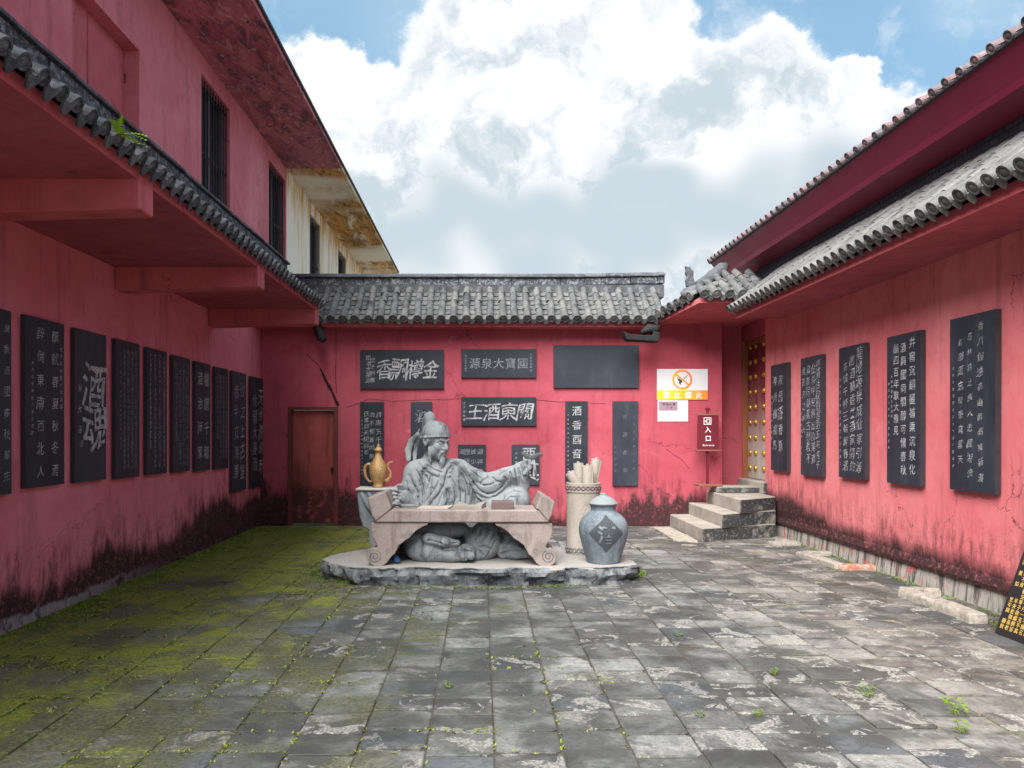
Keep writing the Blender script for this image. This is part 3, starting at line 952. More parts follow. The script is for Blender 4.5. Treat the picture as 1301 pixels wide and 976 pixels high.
# little fern rooted between the canopy tiles
fern = MB()
fc = Vector((XE + .10, 4.60, 3.41))
for k in range(11):
    a = rag(-1.3, 1.3); ln = rag(.10, .22)
    dirn = Vector((.75 * math.cos(a), math.sin(a), rag(.0, .45))).normalized()
    for s in range(7):
        q = fc + dirn * ln * (s + 1) / 7 + Vector((0, 0, -.05 * (s / 7) ** 2))
        sd = dirn.cross(Vector((0, 0, 1))).normalized(); wdt = .034 * (1 - s / 8)
        for sg in (-1, 1):
            tip = q + sd * sg * wdt + dirn * .014 + Vector((0, 0, -.004))
            fern.add([q - dirn * .009, tip, q + dirn * .009 + Vector((0, 0, .003))], [(0, 1, 2)])
tag(obj('fern', fern, 'fern'), 'small bright green fern sprouting from the dark canopy tiles on the left', 'fern')

# ================================================================== CREAM BUILDING BEYOND
cream = thing('cream_building', (XL - 1.5, 20, 0), 'cream-walled building with rust-stained eaves beyond the pink building', 'building')
C1 = (PZ(393.5, XL), PZ(407, XL)); C2 = (PZ(429.6, XL), PZ(439.8, XL)); CEND = 24.3
cw = wall_mb(LEND + .004, CEND, 0, WTOP, [(C1[0], C1[1], 4.3, 6.42), (C2[0], C2[1], 4.3, 6.42)], lambda u, d, z: (XL - d, u, z), .24)
weld(obj('wall', cw, 'cream_wall', cream))
rf = MB(); rf.prism([(XL - .4, WTOP + .002), (-2.71, WTOP), (-2.71, WTOP + .07), (XL - .4, WTOP + .12)], 'y', LEND + .004, CEND + .2)
roof = obj('roof_overhang', rf, 'cream_soffit', cream)
b = MB(); b.prism([(-2.80, WTOP + .072), (-2.675, WTOP + .064), (-2.675, WTOP + .10), (XL - .5, WTOP + .9), (XL - .5, WTOP + .12)], 'y', LEND + .004, CEND + .25)
obj('roof_edge', b, 'edge_dark', roof)
for c in (C1, C2):
    barred_window(cream, c[0], c[1], 4.3, 6.42, XL, 8, (5.4,))
rl = MB(); ra, rb = 17.9, 20.6; rx = XL + .26
for zz in (4.95, 5.32):
    rl.tube([(rx, ra, zz), (rx, rb, zz)], .022, 6)
for k in range(9):
    yy = ra + (rb - ra) * k / 8
    rl.tube([(rx, yy, 4.6), (rx, yy, 5.32)], .015, 5)
for k in range(8):
    yy = ra + (rb - ra) * (k + .5) / 8
    rl.tube([(rx, yy + .09 * math.cos(a), 5.13 + .09 * math.sin(a)) for a in [i * math.pi / 5 for i in range(11)]], .010, 4, False)
rl.tube([(XL, ra, 5.3), (rx, ra, 5.3)], .018, 5); rl.tube([(XL, rb, 5.3), (rx, rb, 5.3)], .018, 5)
obj('balcony_railing', rl, 'iron', cream)

# ================================================================== BACK WALL
back = thing('courtyard_wall', (.15, YB + .2, 0), 'red plastered courtyard wall with grey tiled coping behind the statue', 'wall')
BX0, BX1 = XL - .1, 4.10
DX0, DX1, DZ = -3.31, -2.45, 2.03
bw = wall_mb(BX0, BX1, 0, 3.46, [(DX0, DX1, 0, DZ)], lambda u, d, z: (u, YB + d, z), .45)
weld(obj('wall', bw, 'red_back', back))
ev = MB(); EY = 12.56
ev.prism([(EY, 3.35), (EY, 3.425), (YB - .002, 3.455), (YB - .002, 3.35)], 'x', BX0, 2.96)
for i in range(len(ev.v)):
    pass
eave = obj('eave', ev, 'red_trim', back)
# core under the tiles
rc = MB(); rc.prism([(EY + .02, 3.43), (13.30, 4.02), (13.30, 3.43)], 'x', BX0, 2.96)
roof = obj('tiled_roof', rc, 'tile_dark', back)
bt = (barrel_mesh('cover_tile', 'tile_grey', .060, .30), barrel_mesh('cover_tile', 'tile_grey', .066, .30, True),
      pan_mesh('channel_tile', 'tile_grey', .172, .24), pan_mesh('channel_tile', 'tile_grey', .150, .24, True, .07))
tile_slope(roof, (-3.70, EY - .07, 3.46), (2.98, EY - .07, 3.46), (0, .775, .632), 1.06, .2045, 4, 7, bt, .012, drop=())
x = -3.75
while x < 3.1:
    e = min(x + rag(.34, .48), 3.20)
    tilt = max(0, x - 1.5) * .02
    b = MB(); b.box(x + .003, e - .003, 13.20 + rag(-.006, .006), 13.42, 4.17 + tilt, 4.295 + tilt)
    obj('ridge_brick', b, 'ridge', roof, bevel=.006)
    b = MB(); b.prism([(13.16, 4.297), (13.16, 4.325), (13.24, 4.375), (13.38, 4.375), (13.46, 4.297)], 'x', x - .001, e + .001)
    for i in range(len(b.v)):
        b.v[i] = (b.v[i][0], b.v[i][1], b.v[i][2] + tilt + rag(-.0015, .0015))
    obj('ridge_cap', b, 'tile_dark', roof, bevel=.004)
    x = e
b = MB(); b.box(-3.75, 3.18, 13.17, 13.44, 3.95, 4.168)
obj('ridge_base', b, 'tile_dark', roof)
# dark drain spouts under both ends of the eave
def spout(pts, r):
    s = MB()
    s.tube(pts, r, 9)
    for i, v in enumerate(s.v):
        nn = mnoise.noise(Vector(v) * 9) * .035
        s.v[i] = (v[0] + nn, v[1] + nn, v[2] + nn)
    return s
s = MB(); s.prism([(2.30, 3.24), (2.36, 3.10), (2.88, 3.07), (2.90, 3.22), (2.80, 3.24), (2.78, 3.17), (2.42, 3.19)], 'y', 12.28, 12.52)
obj('gutter_trough', s, 'gutter', back, bevel=.01)
obj('gutter_moss', spout([(2.62, 12.4, 3.22), (2.74, 12.42, 3.30), (2.85, 12.44, 3.27), (2.92, 12.44, 3.33)], [.04, .08, .09, .05]), 'gutter', back, True)
obj('drain_spout', spout([(-2.72, 12.62, 3.36), (-2.70, 12.56, 3.26), (-2.66, 12.54, 3.15), (-2.60, 12.52, 3.12)], [.09, .08, .06, .04]), 'gutter', back, True)
# metal door
d = MB(); d.box(DX0 + .065, DX1 - .085, YB + .075, YB + .115, .035, DZ - .055)
door = obj('door', d, 'rust_door', back, bevel=.004)
f = MB()
f.box(DX0 - .0, DX0 + .06, YB - .012, YB + .13, 0, DZ); f.box(DX1 - .08, DX1, YB - .012, YB + .13, 0, DZ)
f.box(DX0 + .06, DX1 - .08, YB - .012, YB + .13, DZ - .05, DZ)
obj('frame', f, 'door_frame', door, bevel=.004)
h = MB(); h.tube([(DX1 - .115, YB + .07, .98), (DX1 - .115, YB + .035, .98)], .016, 8); h.tube([(DX1 - .115, YB + .035, 1.0), (DX1 - .115, YB + .03, .93)], [.02, .014], 8)
obj('handle', h, 'iron', door, True)
for zz in (.3, 1.0, 1.75):
    h = MB(); h.tube([(DX0 + .064, YB + .062, zz - .05), (DX0 + .064, YB + .062, zz + .05)], .011, 6)
    obj('hinge', h, 'door_frame', door)
# long crack above the door
def crack(pts, wd):
    c = MB()
    for (a, b) in zip(pts[:-1], pts[1:]):
        a, b = Vector((a[0], 0, a[1])), Vector((b[0], 0, b[1]))
        s = Vector((b.z - a.z, 0, -(b.x - a.x))).normalized()
        w0, w1 = rag(.4, 1) * wd, rag(.4, 1) * wd
        vs = []
        for (q, ww) in ((a, w0), (b, w1)):
            for sg in (-1, 1):
                for yy in (-.004, .01):
                    vs.append((q.x + s.x * ww * sg, YB + yy, q.z + s.z * ww * sg))
        c.add(vs, [(0, 2, 6, 4), (0, 4, 5, 1), (2, 3, 7, 6)])
    return c
def bpt(x, y):
    return ((x - VX) / F_PX * YB, EYE - (y - VY) / F_PX * YB)
obj('crack', crack([bpt(*q) for q in ((407, 468), (410, 475), (413, 482), (417, 489), (421, 496), (424, 503), (427, 510), (430, 516))], .028), 'crack', back)
obj('crack', crack([bpt(*q) for q in ((390, 450), (396, 457), (402, 462), (407, 468))], .007), 'crack', back)
obj('crack', crack([bpt(*q) for q in ((427, 418), (427, 450), (426, 480), (428, 500))], .005), 'crack', back)
obj('crack', crack([bpt(*q) for q in ((440, 518), (470, 507), (500, 510), (540, 508), (570, 508), (586, 506))], .004), 'crack', back)
obj('crack', crack([bpt(*q) for q in ((682, 508), (700, 510), (718, 511), (745, 512), (770, 513))], .004), 'crack', back)
obj('crack', crack([bpt(*q) for q in ((846, 570), (856, 578), (866, 584), (876, 596))], .005), 'crack', back)

# ================================================================== RIGHT BUILDING
right = thing('single_storey_hall', (XR + 1.5, 7, 0), 'pink-red hall along the right side with grey tiled eaves and studded gate', 'building')
RE = 12.2
rw = MB()
prof = [(XR, 3.5), (XR, .42), (XR + .012, .30), (XR - .012, .22), (XR - .006, .185), (XR + .3, .185), (XR + .3, 3.5)]
rw.prism(prof, 'y', 1.0, RE)
obj('wall', rw, 'red_right', right)
p = MB()
ys = [1.0 + (RE - 1.0) * k / 60 for k in range(61)]
tops = [(XR + .028 + rag(-.006, .006), y, .188) for y in ys]; bots = [(XR + .01 + rag(-.004, .006), y, -.03) for y in ys]
n = len(ys)
p.add(tops + bots + [(XR + .25, y, .188) for y in ys] + [(XR + .25, y, -.03) for y in ys],
      [(i, i + 1, n + i + 1, n + i) for i in range(n - 1)] + [(2 * n + i, 2 * n + i + 1, i + 1, i) for i in range(n - 1)] + [(0, n, 3 * n, 2 * n), (n - 1, 3 * n - 1, 4 * n - 1, 2 * n - 1)])
obj('plinth', p, 'plinth', right)
# tiled eave
RXE, RZE, RY0, RY1 = 3.85, 3.316, 1.0, 11.44
cp = MB(); cp.prism([(RXE, RZE), (XR + .28, RZE), (XR + .28, 4.02), (RXE + .10, 3.435), (RXE, 3.415)], 'y', RY0, RY1)
reave = soffit(obj('eave', cp, ['red_trim', 'red_soffit_shade'], right))
rt = (barrel_mesh('cover_tile', 'tile_right', .056, .30), barrel_mesh('cover_tile', 'tile_right', .060, .30, True),
      pan_mesh('channel_tile', 'tile_right', .145, .36), pan_mesh('channel_tile', 'tile_right', .112, .36, True, .075))
tile_slope(reave, (RXE - .05, RY0 + .1, 3.445), (RXE - .05, RY1 - .03, 3.445), (.79, 0, .60), 1.06, .1705, 4, 3, rt, .0035)
# upper wall strip and upper roof
b = MB(); b.box(4.62, 4.9, RY0, 13.6, 3.9, 4.32)
obj('upper_wall', b, 'grey_brick', right)
up = MB(); up.prism([(4.15, 4.605), (4.30, 4.43), (4.33, 4.375), (4.60, 4.30), (4.95, 4.30), (6.4, 5.1), (6.4, 5.9), (4.13, 4.65)], 'y', RY0, 13.62)
uroof = obj('upper_roof', up, 'magenta', right)
b = MB(); b.prism([(4.095, 4.655), (4.10, 4.632), (4.19, 4.634), (6.4, 5.905), (6.4, 5.93)], 'y', RY0, 13.64)
obj('roof_edge', b, 'edge_dark', uroof)
ue = barrel_mesh('cover_tile', 'tile_pink', .045, .50, True)
for k in range(64):
    yy = RY0 + .1 + k * .198
    inst('cover_tile', ue, slope_frame((4.085, yy, 4.668), (.87, 0, .49), (0, -1, 0)) @ Matrix.Rotation(rag(-.02, .02), 4, 'Z'), uroof)
# gate
GX = 4.70
d = MB(); d.box(GX, GX + .06, 12.806, 13.34, .80, 3.18)
obj('gate_leaf', d, 'gate', right, bevel=.004)
d = MB(); d.box(GX, GX + .06, RE - .02, 12.80, .80, 3.18)
gate = obj('gate_leaf', d, 'gate', right, bevel=.004)
st = MB()
st.lathe([(.050, 0), (.050, .010), (.044, .024), (.030, .036), (.012, .042)], (0, 0, 0), 12)
stm = st.mesh('stud', 'brass', 'auto')
rot = Matrix.Rotation(-math.pi / 2, 4, 'Y')
for i, yy in enumerate((12.32, 12.56, 12.94, 13.20)):
    for k in range(9):
        zz = .98 + k * .262 + (.0 if i % 2 else .0)
        inst('stud', stm, Matrix.Translation((GX, yy, zz)) @ rot, gate)
f = MB(); f.box(4.60, GX - .002, 13.33, 13.41, .79, 3.2); f.box(4.64, GX - .004, RE + .002, 13.33, 3.10, 3.2)
obj('jamb', f, 'gate_jamb', right, bevel=.004)
f = MB(); f.box(4.105, 4.64, 13.36, 13.62, 0, 3.62); f.box(XR + .01, GX + .2, RE + .002, 13.36, 3.202, 3.62)
f.box(GX - .02, GX + .2, 13.412, 13.62, 0, 3.62)
obj('gate_pier', f, 'red_back', right)
f = MB(); f.box(4.52, 4.78, RE - .08, 13.36, .60, .79)
obj('sill', f, 'step', right, bevel=.012)
# porch roof over the gate
A, A2 = Vector((3.29, 11.45, 3.556)), Vector((2.93, 12.56, 3.40))
Bp, B2 = Vector((4.60, 11.45, 3.556)), Vector((4.60, 13.42, 3.45))
pm = MB()
lowr = [A, Bp, B2, Vector((2.93, 13.42, 3.40)), A2]
pm.add([tuple(q) for q in lowr] + [(q.x, q.y, q.z + .075) for q in lowr],
       [(4, 3, 2, 1, 0), (5, 6, 7, 8, 9)] + [(i, (i + 1) % 5, 5 + (i + 1) % 5, 5 + i) for i in range(5)])
porch = obj('porch_roof', pm, 'red_trim', right)
core = MB()
core.add([A + Vector((.02, .02, .077)), Vector((4.58, 11.47, 3.64)), Vector((4.58, 12.6, 4.24)), Vector((3.50, 12.0, 3.86)), A2 + Vector((.02, 0, .077)), Vector((4.58, 13.3, 3.6)), Vector((3.0, 13.3, 3.55))],
         [(0, 1, 2, 3), (0, 3, 4), (3, 2, 5, 6), (3, 6, 4), (0, 4, 6, 5, 1), (1, 5, 2)])
obj('roof_core', core, 'tile_dark', porch)
pt = (barrel_mesh('cover_tile', 'tile_grey', .062, .30), barrel_mesh('cover_tile', 'tile_grey', .068, .30, True),
      pan_mesh('channel_tile', 'tile_grey', .155, .22), pan_mesh('channel_tile', 'tile_grey', .130, .22, True, .07))
tile_slope(porch, (3.34, 11.39, 3.655), (4.30, 11.39, 3.655), (0, .87, .50), 1.0, .19, 4, 5, pt, .01, reach=lambda q: min(1., max(.25, .30 + (q.x - 3.30) * 1.15)))
tile_slope(porch, A + Vector((-.05, .12, .10)), A2 + Vector((-.05, -.02, .09)), (.86, .30, .40), .48, .165, 2, 2, pt, .008)
rid = MB()
rid.tube([(3.24, 11.72, 3.78), (3.34, 11.80, 3.84), (3.52, 11.96, 3.96), (3.72, 12.14, 4.10), (3.92, 12.32, 4.26), (4.0, 12.40, 4.33)], [.085, .095, .095, .10, .105, .05], 12)
for i, v in enumerate(rid.v):
    nn = mnoise.noise(Vector(v) * 7) * .02
    rid.v[i] = (v[0] + nn, v[1], v[2] + nn)
obj('hip_ridge', rid, 'tile_dark', porch, True)
rid = MB(); rid.tube([(3.70, 12.12, 4.085), (3.74, 12.155, 4.115)], .112, 12)
obj('ridge_collar', rid, 'tile_dark', porch, True)
fin_ = MB()
fin_.prism([(3.340, 3.810), (3.180, 3.850), (3.165, 3.950), (3.185, 4.010), (3.160, 4.070), (3.175, 4.120), (3.155, 4.180), (3.200, 4.155), (3.225, 4.172), (3.250, 4.120), (3.285, 4.100), (3.280, 4.020), (3.290, 3.950), (3.340, 3.900)], 'y', 11.70, 11.78)
obj('finial', fin_, 'tile_dark', porch, bevel=.012)
dh = MB(); dh.tube([(3.34, 11.74, 3.79), (3.24, 11.70, 3.75), (3.12, 11.66, 3.74), (3.08, 11.65, 3.76)], [.11, .11, .08, .03], 10)
obj('ridge_beast', dh, 'tile_dark', porch, True)

# ================================================================== STEPS
steps = thing('stone_steps', (3.9, 12, 0), 'pale stone steps with a black mouldy flank leading up to the studded gate', 'steps')
for (x0, x1, z1, y0, y1) in ((3.21, 4.50, .20, 10.98, 11.55), (3.53, 4.52, .40, 11.08, 11.60), (3.83, 4.54, .605, 11.18, 11.66)):
    s = MB(); zb = 0 if z1 == .20 else z1 - .202
    s.add([(x0, y0, zb - .01), (x1, y1, zb - .01), (x1, YB - .003, zb - .01), (x0, YB - .003, zb - .01), (x0, y0, z1), (x1, y1, z1), (x1, YB - .003, z1), (x0, YB - .003, z1)],
          [(3, 2, 1, 0), (4, 5, 6, 7), (0, 1, 5, 4), (1, 2, 6, 5), (2, 3, 7, 6), (3, 0, 4, 7)])
    o = obj('step', s, 'step', steps, bevel=.014)
s = MB(); s.box(3.86, 4.56, 12.30, YB - .004, .607, .70)
obj('landing_slab', s, 'step', steps, bevel=.012)
s = MB(); s.add([(2.83, 11.15, -.01), (3.10, 10.85, -.01), (3.15, 11.0, -.01), (3.15, YB - .3, -.01), (2.86, YB - .3, -.01), (2.83, 11.15, .02), (3.10, 10.85, .02), (3.15, 11.0, .02), (3.15, YB - .3, .02), (2.86, YB - .3, .02)],
               [(5, 6, 7, 8, 9), (0, 1, 6, 5), (1, 2, 7, 6), (2, 3, 8, 7), (3, 4, 9, 8), (4, 0, 5, 9)])
obj('foot_slab', s, 'kerb', steps, bevel=.006)

# ================================================================== PLAQUES
def plaque(o, u, n, wd, ht, th, label, draw, group, ink_mat='ink_white', name='stone_plaque'):
    """o: centre of the plaque's back on the wall; draw(L, w, h) writes on a Letters plane"""
    o, u, n = Vector(o), Vector(u), Vector(n); v = Vector((0, 0, 1))
    root = thing(name, o - v * ht / 2, label, 'plaque', group)
    tilt = rag(-.003, .003)
    b = MB()
    c = [o + u * (sx * wd / 2 + sz * tilt) + v * (sz * ht / 2) for sx, sz in ((-1, -1), (1, -1), (1, 1), (-1, 1))]
    b.add([q + n * .012 for q in c] + [q + n * (.012 + th) for q in c], [(4, 5, 6, 7)], 0)
    b.add([q + n * .012 for q in c] + [q + n * (.012 + th) for q in c], [(3, 2, 1, 0), (0, 1, 5, 4), (1, 2, 6, 5), (2, 3, 7, 6), (3, 0, 4, 7)], 1)
    sl = obj('slab', b, ['slate', 'slate_edge'], root); weld(sl)
    for sz in (-1, 1):
        q = o + v * sz * ht * .3
        pins = MB(); pins.tube([q - n * .02, q + n * .013], .02, 6)
        obj('bracket', pins, 'slate_edge', root)
    if draw:
        L = Letters(o + n * (.012 + th), u, v, n)
        L.big = 10.5 * o.y / F_PX
        draw(L, wd, ht)
        L.obj('inscription', ink_mat, root)
    return root

def dense(ncol, nch, hand=1., small=True, top=.44, bot=-.44, fill=.80, weight=0.):
    def f(L, w, h):
        pit = w * fill / ncol
        for c in range(ncol):
            x = w * fill / 2 - pit * (c + .5)
            last = small and c == ncol - 1
            k = nch - (random.randint(0, max(1, nch // 3)) if c == ncol - 1 else 0)
            y0 = h * (top if not last else top - .16)
            s = min(pit * .92, h * (top - bot) / nch * .98) * (.62 if last else 1.)
            L.column(poem(k), x, y0, y0 - (h * (top - bot)) * (k / nch) * (.85 if last else 1.), s, hand, weight)
    return f
def cols(spec, hand=1.):
    """spec: (text, x, top, bottom, size) as fractions of width / height / width"""
    def f(L, w, h):
        for (tx, x, a, b, s, *e) in spec:
            L.column(tx, x * w, a * h, b * h, s * w * (.86 if len(tx) > 2 else 1.), hand, e[0] if e else 0.)
    return f

def left_plaque(x0, x1, yt, yb, label, draw, ink_mat='ink_white'):
    a, b = PZ(x0, XL), PZ(x1, XL)
    zt, zb = EYE + (VY - yt) * a / F_PX, EYE + (VY - yb) * a / F_PX
    return plaque((XL, (a + b) / 2, (zt + zb) / 2), (0, 1, 0), (1, 0, 0), b - a, zt - zb, .035, label, draw, 'plaques on the left wall', ink_mat)
def right_plaque(x0, x1, yt, yb, label, draw, ink_mat='ink_white'):
    b, a = PZ(x0, XR), PZ(x1, XR)
    zt, zb = EYE + (VY - yt) * b / F_PX, EYE + (VY - yb) * b / F_PX
    return plaque((XR, (a + b) / 2, (zt + zb) / 2), (0, -1, 0), (-1, 0, 0), b - a, zt - zb, .05, label, draw, 'plaques on the right wall', ink_mat)
def back_plaque(x0, x1, yt, yb, label, draw, ink_mat='ink_white'):
    s = YB / F_PX
    return plaque(((x0 + x1) / 2 * s - VX * s, YB, EYE + (VY - (yt + yb) / 2) * s), (1, 0, 0), (0, -1, 0), (x1 - x0) * s, (yb - yt) * s, .03, label, draw, 'plaques on the back wall', ink_mat)

left_plaque(-44, 7, 383, 634, 'black plaque cut off by the left edge of the picture', cols([('泉香酒國春秋醇先', .36, .46, -.46, .20), ('古窖流芳千載情深', .02, .46, -.46, .20), ('歲在戊子仲秋之月', -.33, .30, -.34, .09)]))
left_plaque(25, 75, 399.5, 621, 'black plaque with two spaced columns ending in 酒 and 人, leftmost one seen whole', cols([('釀就春夏秋冬酒', .24, .475, -.475, .235), ('醉倒東南西北人', -.14, .475, -.475, .235), ('戊子年仲夏大泉源酒', .40, .36, -.04, .085), ('歲次戊子年秋月書於關東', -.34, .25, -.20, .065), ('印', -.36, -.16, -.20, .07)], .8))
left_plaque(88.5, 129, 416.4, 614, 'black plaque with two huge brush characters 酒魂', cols([('酒', .12, .33, -.03, .80, .008), ('魂', .10, .03, -.30, .76, .008), ('易大海', -.36, .18, -.22, .17), ('印', -.32, -.22, -.27, .13)], 1.2))
left_plaque(141, 172, 430, 609, 'weathered grey plaque of small script right of the 酒魂 plaque', dense(5, 22, 1.1), 'ink_grey')
left_plaque(181.5, 207, 441, 604, 'black plaque crammed with four tight columns of bright script', dense(4, 24, 1.3, False, .46, -.45, .92))
left_plaque(214.8, 236.7, 451, 601, 'bluish weathered plaque with faint running script on the left wall', dense(4, 17, 1.5, False, .45, -.45, .86), 'ink_grey')
left_plaque(243.8, 263, 458.8, 599.5, 'black plaque with two columns of four bold seal characters', cols([('響譜千龍', .22, .46, -.44, .42, .004), ('酒治海家', -.22, .46, -.44, .40, .004)], .5))
left_plaque(269, 286, 465.6, 596.8, 'narrow black plaque of dense script, shorter one between the seal plaque and a long one', dense(4, 17, 1.1, False, .43, -.40, .86), 'ink_grey')
left_plaque(291, 309, 471, 626, 'long black plaque hanging lower than its neighbours near the left corner', cols([('沙之上古里', .22, .44, -.42, .46), ('相半立清華', -.22, .42, -.42, .40)], 1.2))
left_plaque(315, 332, 478, 621, 'last black plaque in the row beside the left corner of the courtyard', cols([('天泉源歸奇', .22, .40, -.38, .42), ('地藏大美酒', -.22, .36, -.36, .36)], 1.2))

right_plaque(984.4, 1005.3, 465, 597, 'black plaque next to the studded gate, smallest on the right wall', cols([('飛馬逐春意', .12, .42, -.34, .34), ('神州釀福馬', -.22, .42, -.34, .32), ('歲次己丑年大泉源', -.42, .22, -.22, .11)], 1.2))
right_plaque(1023, 1050, 456, 603, 'black plaque with four close columns of script, second from the studded gate', cols([(poem(11), .34, .46, -.44, .24), (poem(9), .12, .44, -.40, .24), (poem(9), -.12, .44, -.40, .24), (poem(6), -.34, .44, -.16, .22), ('戊子秋月書於通化', -.45, .05, -.34, .08)], 1.3))
right_plaque(1072, 1105.7, 443, 605.8, 'black plaque with lively cursive columns in the middle of the right wall', cols([('龍地源泉成仙家引源', .30, .48, -.46, .27), ('國酒釀香業酒家情的', .04, .44, -.46, .25), ('名城千杯三朝醉春潮', -.22, .40, -.46, .23), ('歲次戊子年秋月書於大泉源酒業', -.43, .28, -.42, .08)], 1.3))
right_plaque(1134, 1177, 429, 613, 'black plaque with three columns of square clerical characters beginning 井窖', cols([('井窖沉銅墨補乘沉泉化', .28, .475, -.44, .215, .004), ('酒興國同閣醇可懷春秋', .02, .455, -.45, .205, .004), ('酯四百年歌大雅見', -.20, .45, -.18, .195, .004), ('大泉源酒業古窖池記', -.34, .24, -.06, .07), ('歲在戊子年秋月書於長春', -.43, .20, -.28, .06)], .35))
right_plaque(1215, 1273.5, 406.5, 621.5, 'largest black plaque on the right wall with thin flowing white columns', cols([('香八鐘遠高幽醉高禪新漫', .20, .465, -.455, .15), ('馬林詩之曲入忠醒湖流', -.03, .42, -.44, .145), ('百戲酒忘蘭筆寫雲天', -.24, .40, -.36, .15), ('為大泉源酒題戊子年冬月於長春書', -.41, .23, -.38, .055)], 1.4))

def horiz(text, y, x0, x1, s, extra=(), hand=1., weight=0., sy=None):
    def f(L, w, h):
        L.row(text, y * h, x0 * w, x1 * w, s * h, hand, weight, (sy or s) * h)
        for (tx, x, a, b, ss) in extra:
            L.column(tx, x * w, a * h, b * h, ss * h, hand)
    return f
back_plaque(458, 564, 445, 494, 'wide black plaque with brush characters 香飄樽金 above the golden ewer', horiz('香飄樽金', 0, -.30, .44, .48, [('國酒大泉源', -.40, .36, -.36, .15), ('戊子秋書', -.35, .32, -.36, .13)], 1., .004, .58))
back_plaque(586, 681, 444, 480, 'wide black plaque with formal characters 源泉大寶國 in the top row', horiz('源泉大寶國', 0, -.40, .40, .40, [('歲在戊子年秋月', -.44, .30, -.30, .08), ('大泉源酒業題', .43, .36, -.30, .09)], .15, .0), 'ink_grey')
back_plaque(703, 811, 439, 493, 'blank black plaque at the top right of the back wall', None)
back_plaque(586, 681, 505, 541, 'wide black plaque with brush characters 王酒東關 in the middle of the back wall', horiz('王酒東關', 0, -.42, .46, .58, [('戊子年秋書', -.46, .36, -.36, .11)], 1., .006))
back_plaque(458, 488, 511, 617, 'tall black plaque of poem columns behind the golden ewer', cols([('詩來五千日香', .28, .40, -.20, .30), ('酒不聖賓吟醉家', .0, .40, -.30, .30), ('低書問天何醉家', -.24, .40, -.14, .28), ('歲次戊子年仲秋月書於通化大泉源', -.42, .30, -.38, .10)], 1.1))
back_plaque(522, 549, 511, 630, 'tall black plaque half hidden behind the statue\'s head', cols([('酒仙', .05, .46, .06, .60)], 1.2), 'ink_grey')
back_plaque(582, 617, 565, 608, 'small black plaque of seal script between the statue\'s head and its outstretched arm', cols([('源神釀', .30, .44, -.44, .26), ('誠少寶', .05, .44, -.44, .24), ('證所', -.18, .44, -.14, .24), ('酒國人', -.36, .44, -.44, .22)], .3), 'ink_grey')
back_plaque(650, 685, 565, 616, 'small black plaque behind the raised wine cup', cols([('酉', .12, .46, .10, .55, .01), ('其', .14, .10, -.42, .80, .012), ('大泉源酒', -.34, .34, -.10, .10)], .3))
back_plaque(718, 746, 510, 615, 'tall black plaque with four rounded seal characters behind the scroll holder', cols([('酒香酉音', .02, .47, -.22, .52, .004), ('百里飄香為大泉源酒題戊子年秋', -.38, .36, -.40, .10)], .25))
back_plaque(778, 810, 510, 617, 'tall black plaque with faint worn characters left of the warning sign', cols([('泉源香國', -.02, .42, -.42, .22), ('四大名酒飄香久遠', .34, .36, -.34, .10), ('大泉源酒業', -.40, .0, -.36, .10)], .6), 'ink_faint')

# ================================================================== SIGNS
s = YB / F_PX
def bx(x): return (x - VX) * s
def bz(y): return EYE + (VY - y) * s
root = thing('no_smoking_sign', (bx(867), YB, bz(508)), 'white and yellow sign with a no-flame symbol reading 禁止烟火 on the back wall', 'sign')
b = MB(); b.box(bx(834.5), bx(899), YB - .014, YB - .002, bz(508), bz(469)); obj('panel', b, 'sign_white', root)
b = MB(); b.box(bx(834.6), bx(898.9), YB - .0175, YB - .0145, bz(507.9), bz(496)); obj('colour_band', b, 'sign_band', root)
cxs, czs, ro = bx(866.5), bz(482.3), .170
rg = MB(); n = 40
vs = []
for rr in (ro, ro - .033):
    for yy in (YB - .019, YB - .0145):
        vs += [(cxs + rr * math.cos(2 * math.pi * k / n), yy, czs + rr * math.sin(2 * math.pi * k / n)) for k in range(n)]
rg.add(vs, [(a * n + k, a * n + (k + 1) % n, b_ * n + (k + 1) % n, b_ * n + k) for a, b_ in ((0, 2), (0, 1), (2, 3)) for k in range(n)])
c45 = math.cos(R(40)); s45 = math.sin(R(40)); hw = .013; rl_ = ro - .02
q = [(-rl_, -hw), (rl_, -hw), (rl_, hw), (-rl_, hw)]
rg.add([(cxs + a * c45 + b_ * s45, YB - .0205, czs - a * s45 + b_ * c45) for a, b_ in q] + [(cxs + a * c45 + b_ * s45, YB - .0165, czs - a * s45 + b_ * c45) for a, b_ in q],
       [(0, 1, 2, 3), (0, 1, 5, 4), (2, 3, 7, 6), (1, 2, 6, 5), (3, 0, 4, 7)])
obj('prohibition_ring', rg, 'sign_ring', root)
fl = MB()
fl.prism([(cxs - .085, czs + .055), (cxs - .075, czs - .01), (cxs - .05, czs - .03), (cxs - .055, czs - .07), (cxs - .02, czs - .10), (cxs - .028, czs - .06), (cxs + .0, czs - .045), (cxs - .012, czs - .01), (cxs - .035, czs - .005), (cxs - .045, czs + .02), (cxs - .062, czs + .0)], 'y', YB - .0162, YB - .0145)
for k in range(2):
    fl.tube([(cxs - .005 + .01 * k, YB - .0155, czs - .02 + .012 * k), (cxs + .085 + .006 * k, YB - .0155, czs + .062 + .012 * k)], .0035, 5)
obj('flame_symbol', fl, 'sign_black', root)
L = Letters((0, YB - .0185, 0), (1, 0, 0), (0, 0, 1), (0, -1, 0))
for ch, xx in zip('禁止烟火', (846.5, 860, 874, 887.5)):
    L.put(ch, bx(xx), bz(502), .118, .128, 0, .012, .001)
L.obj('lettering', 'sign_letter', root)
root = thing('paper_notice', (bx(855), YB, bz(535)), 'plain white paper notice with a small purple card below the no-flame sign', 'notice')
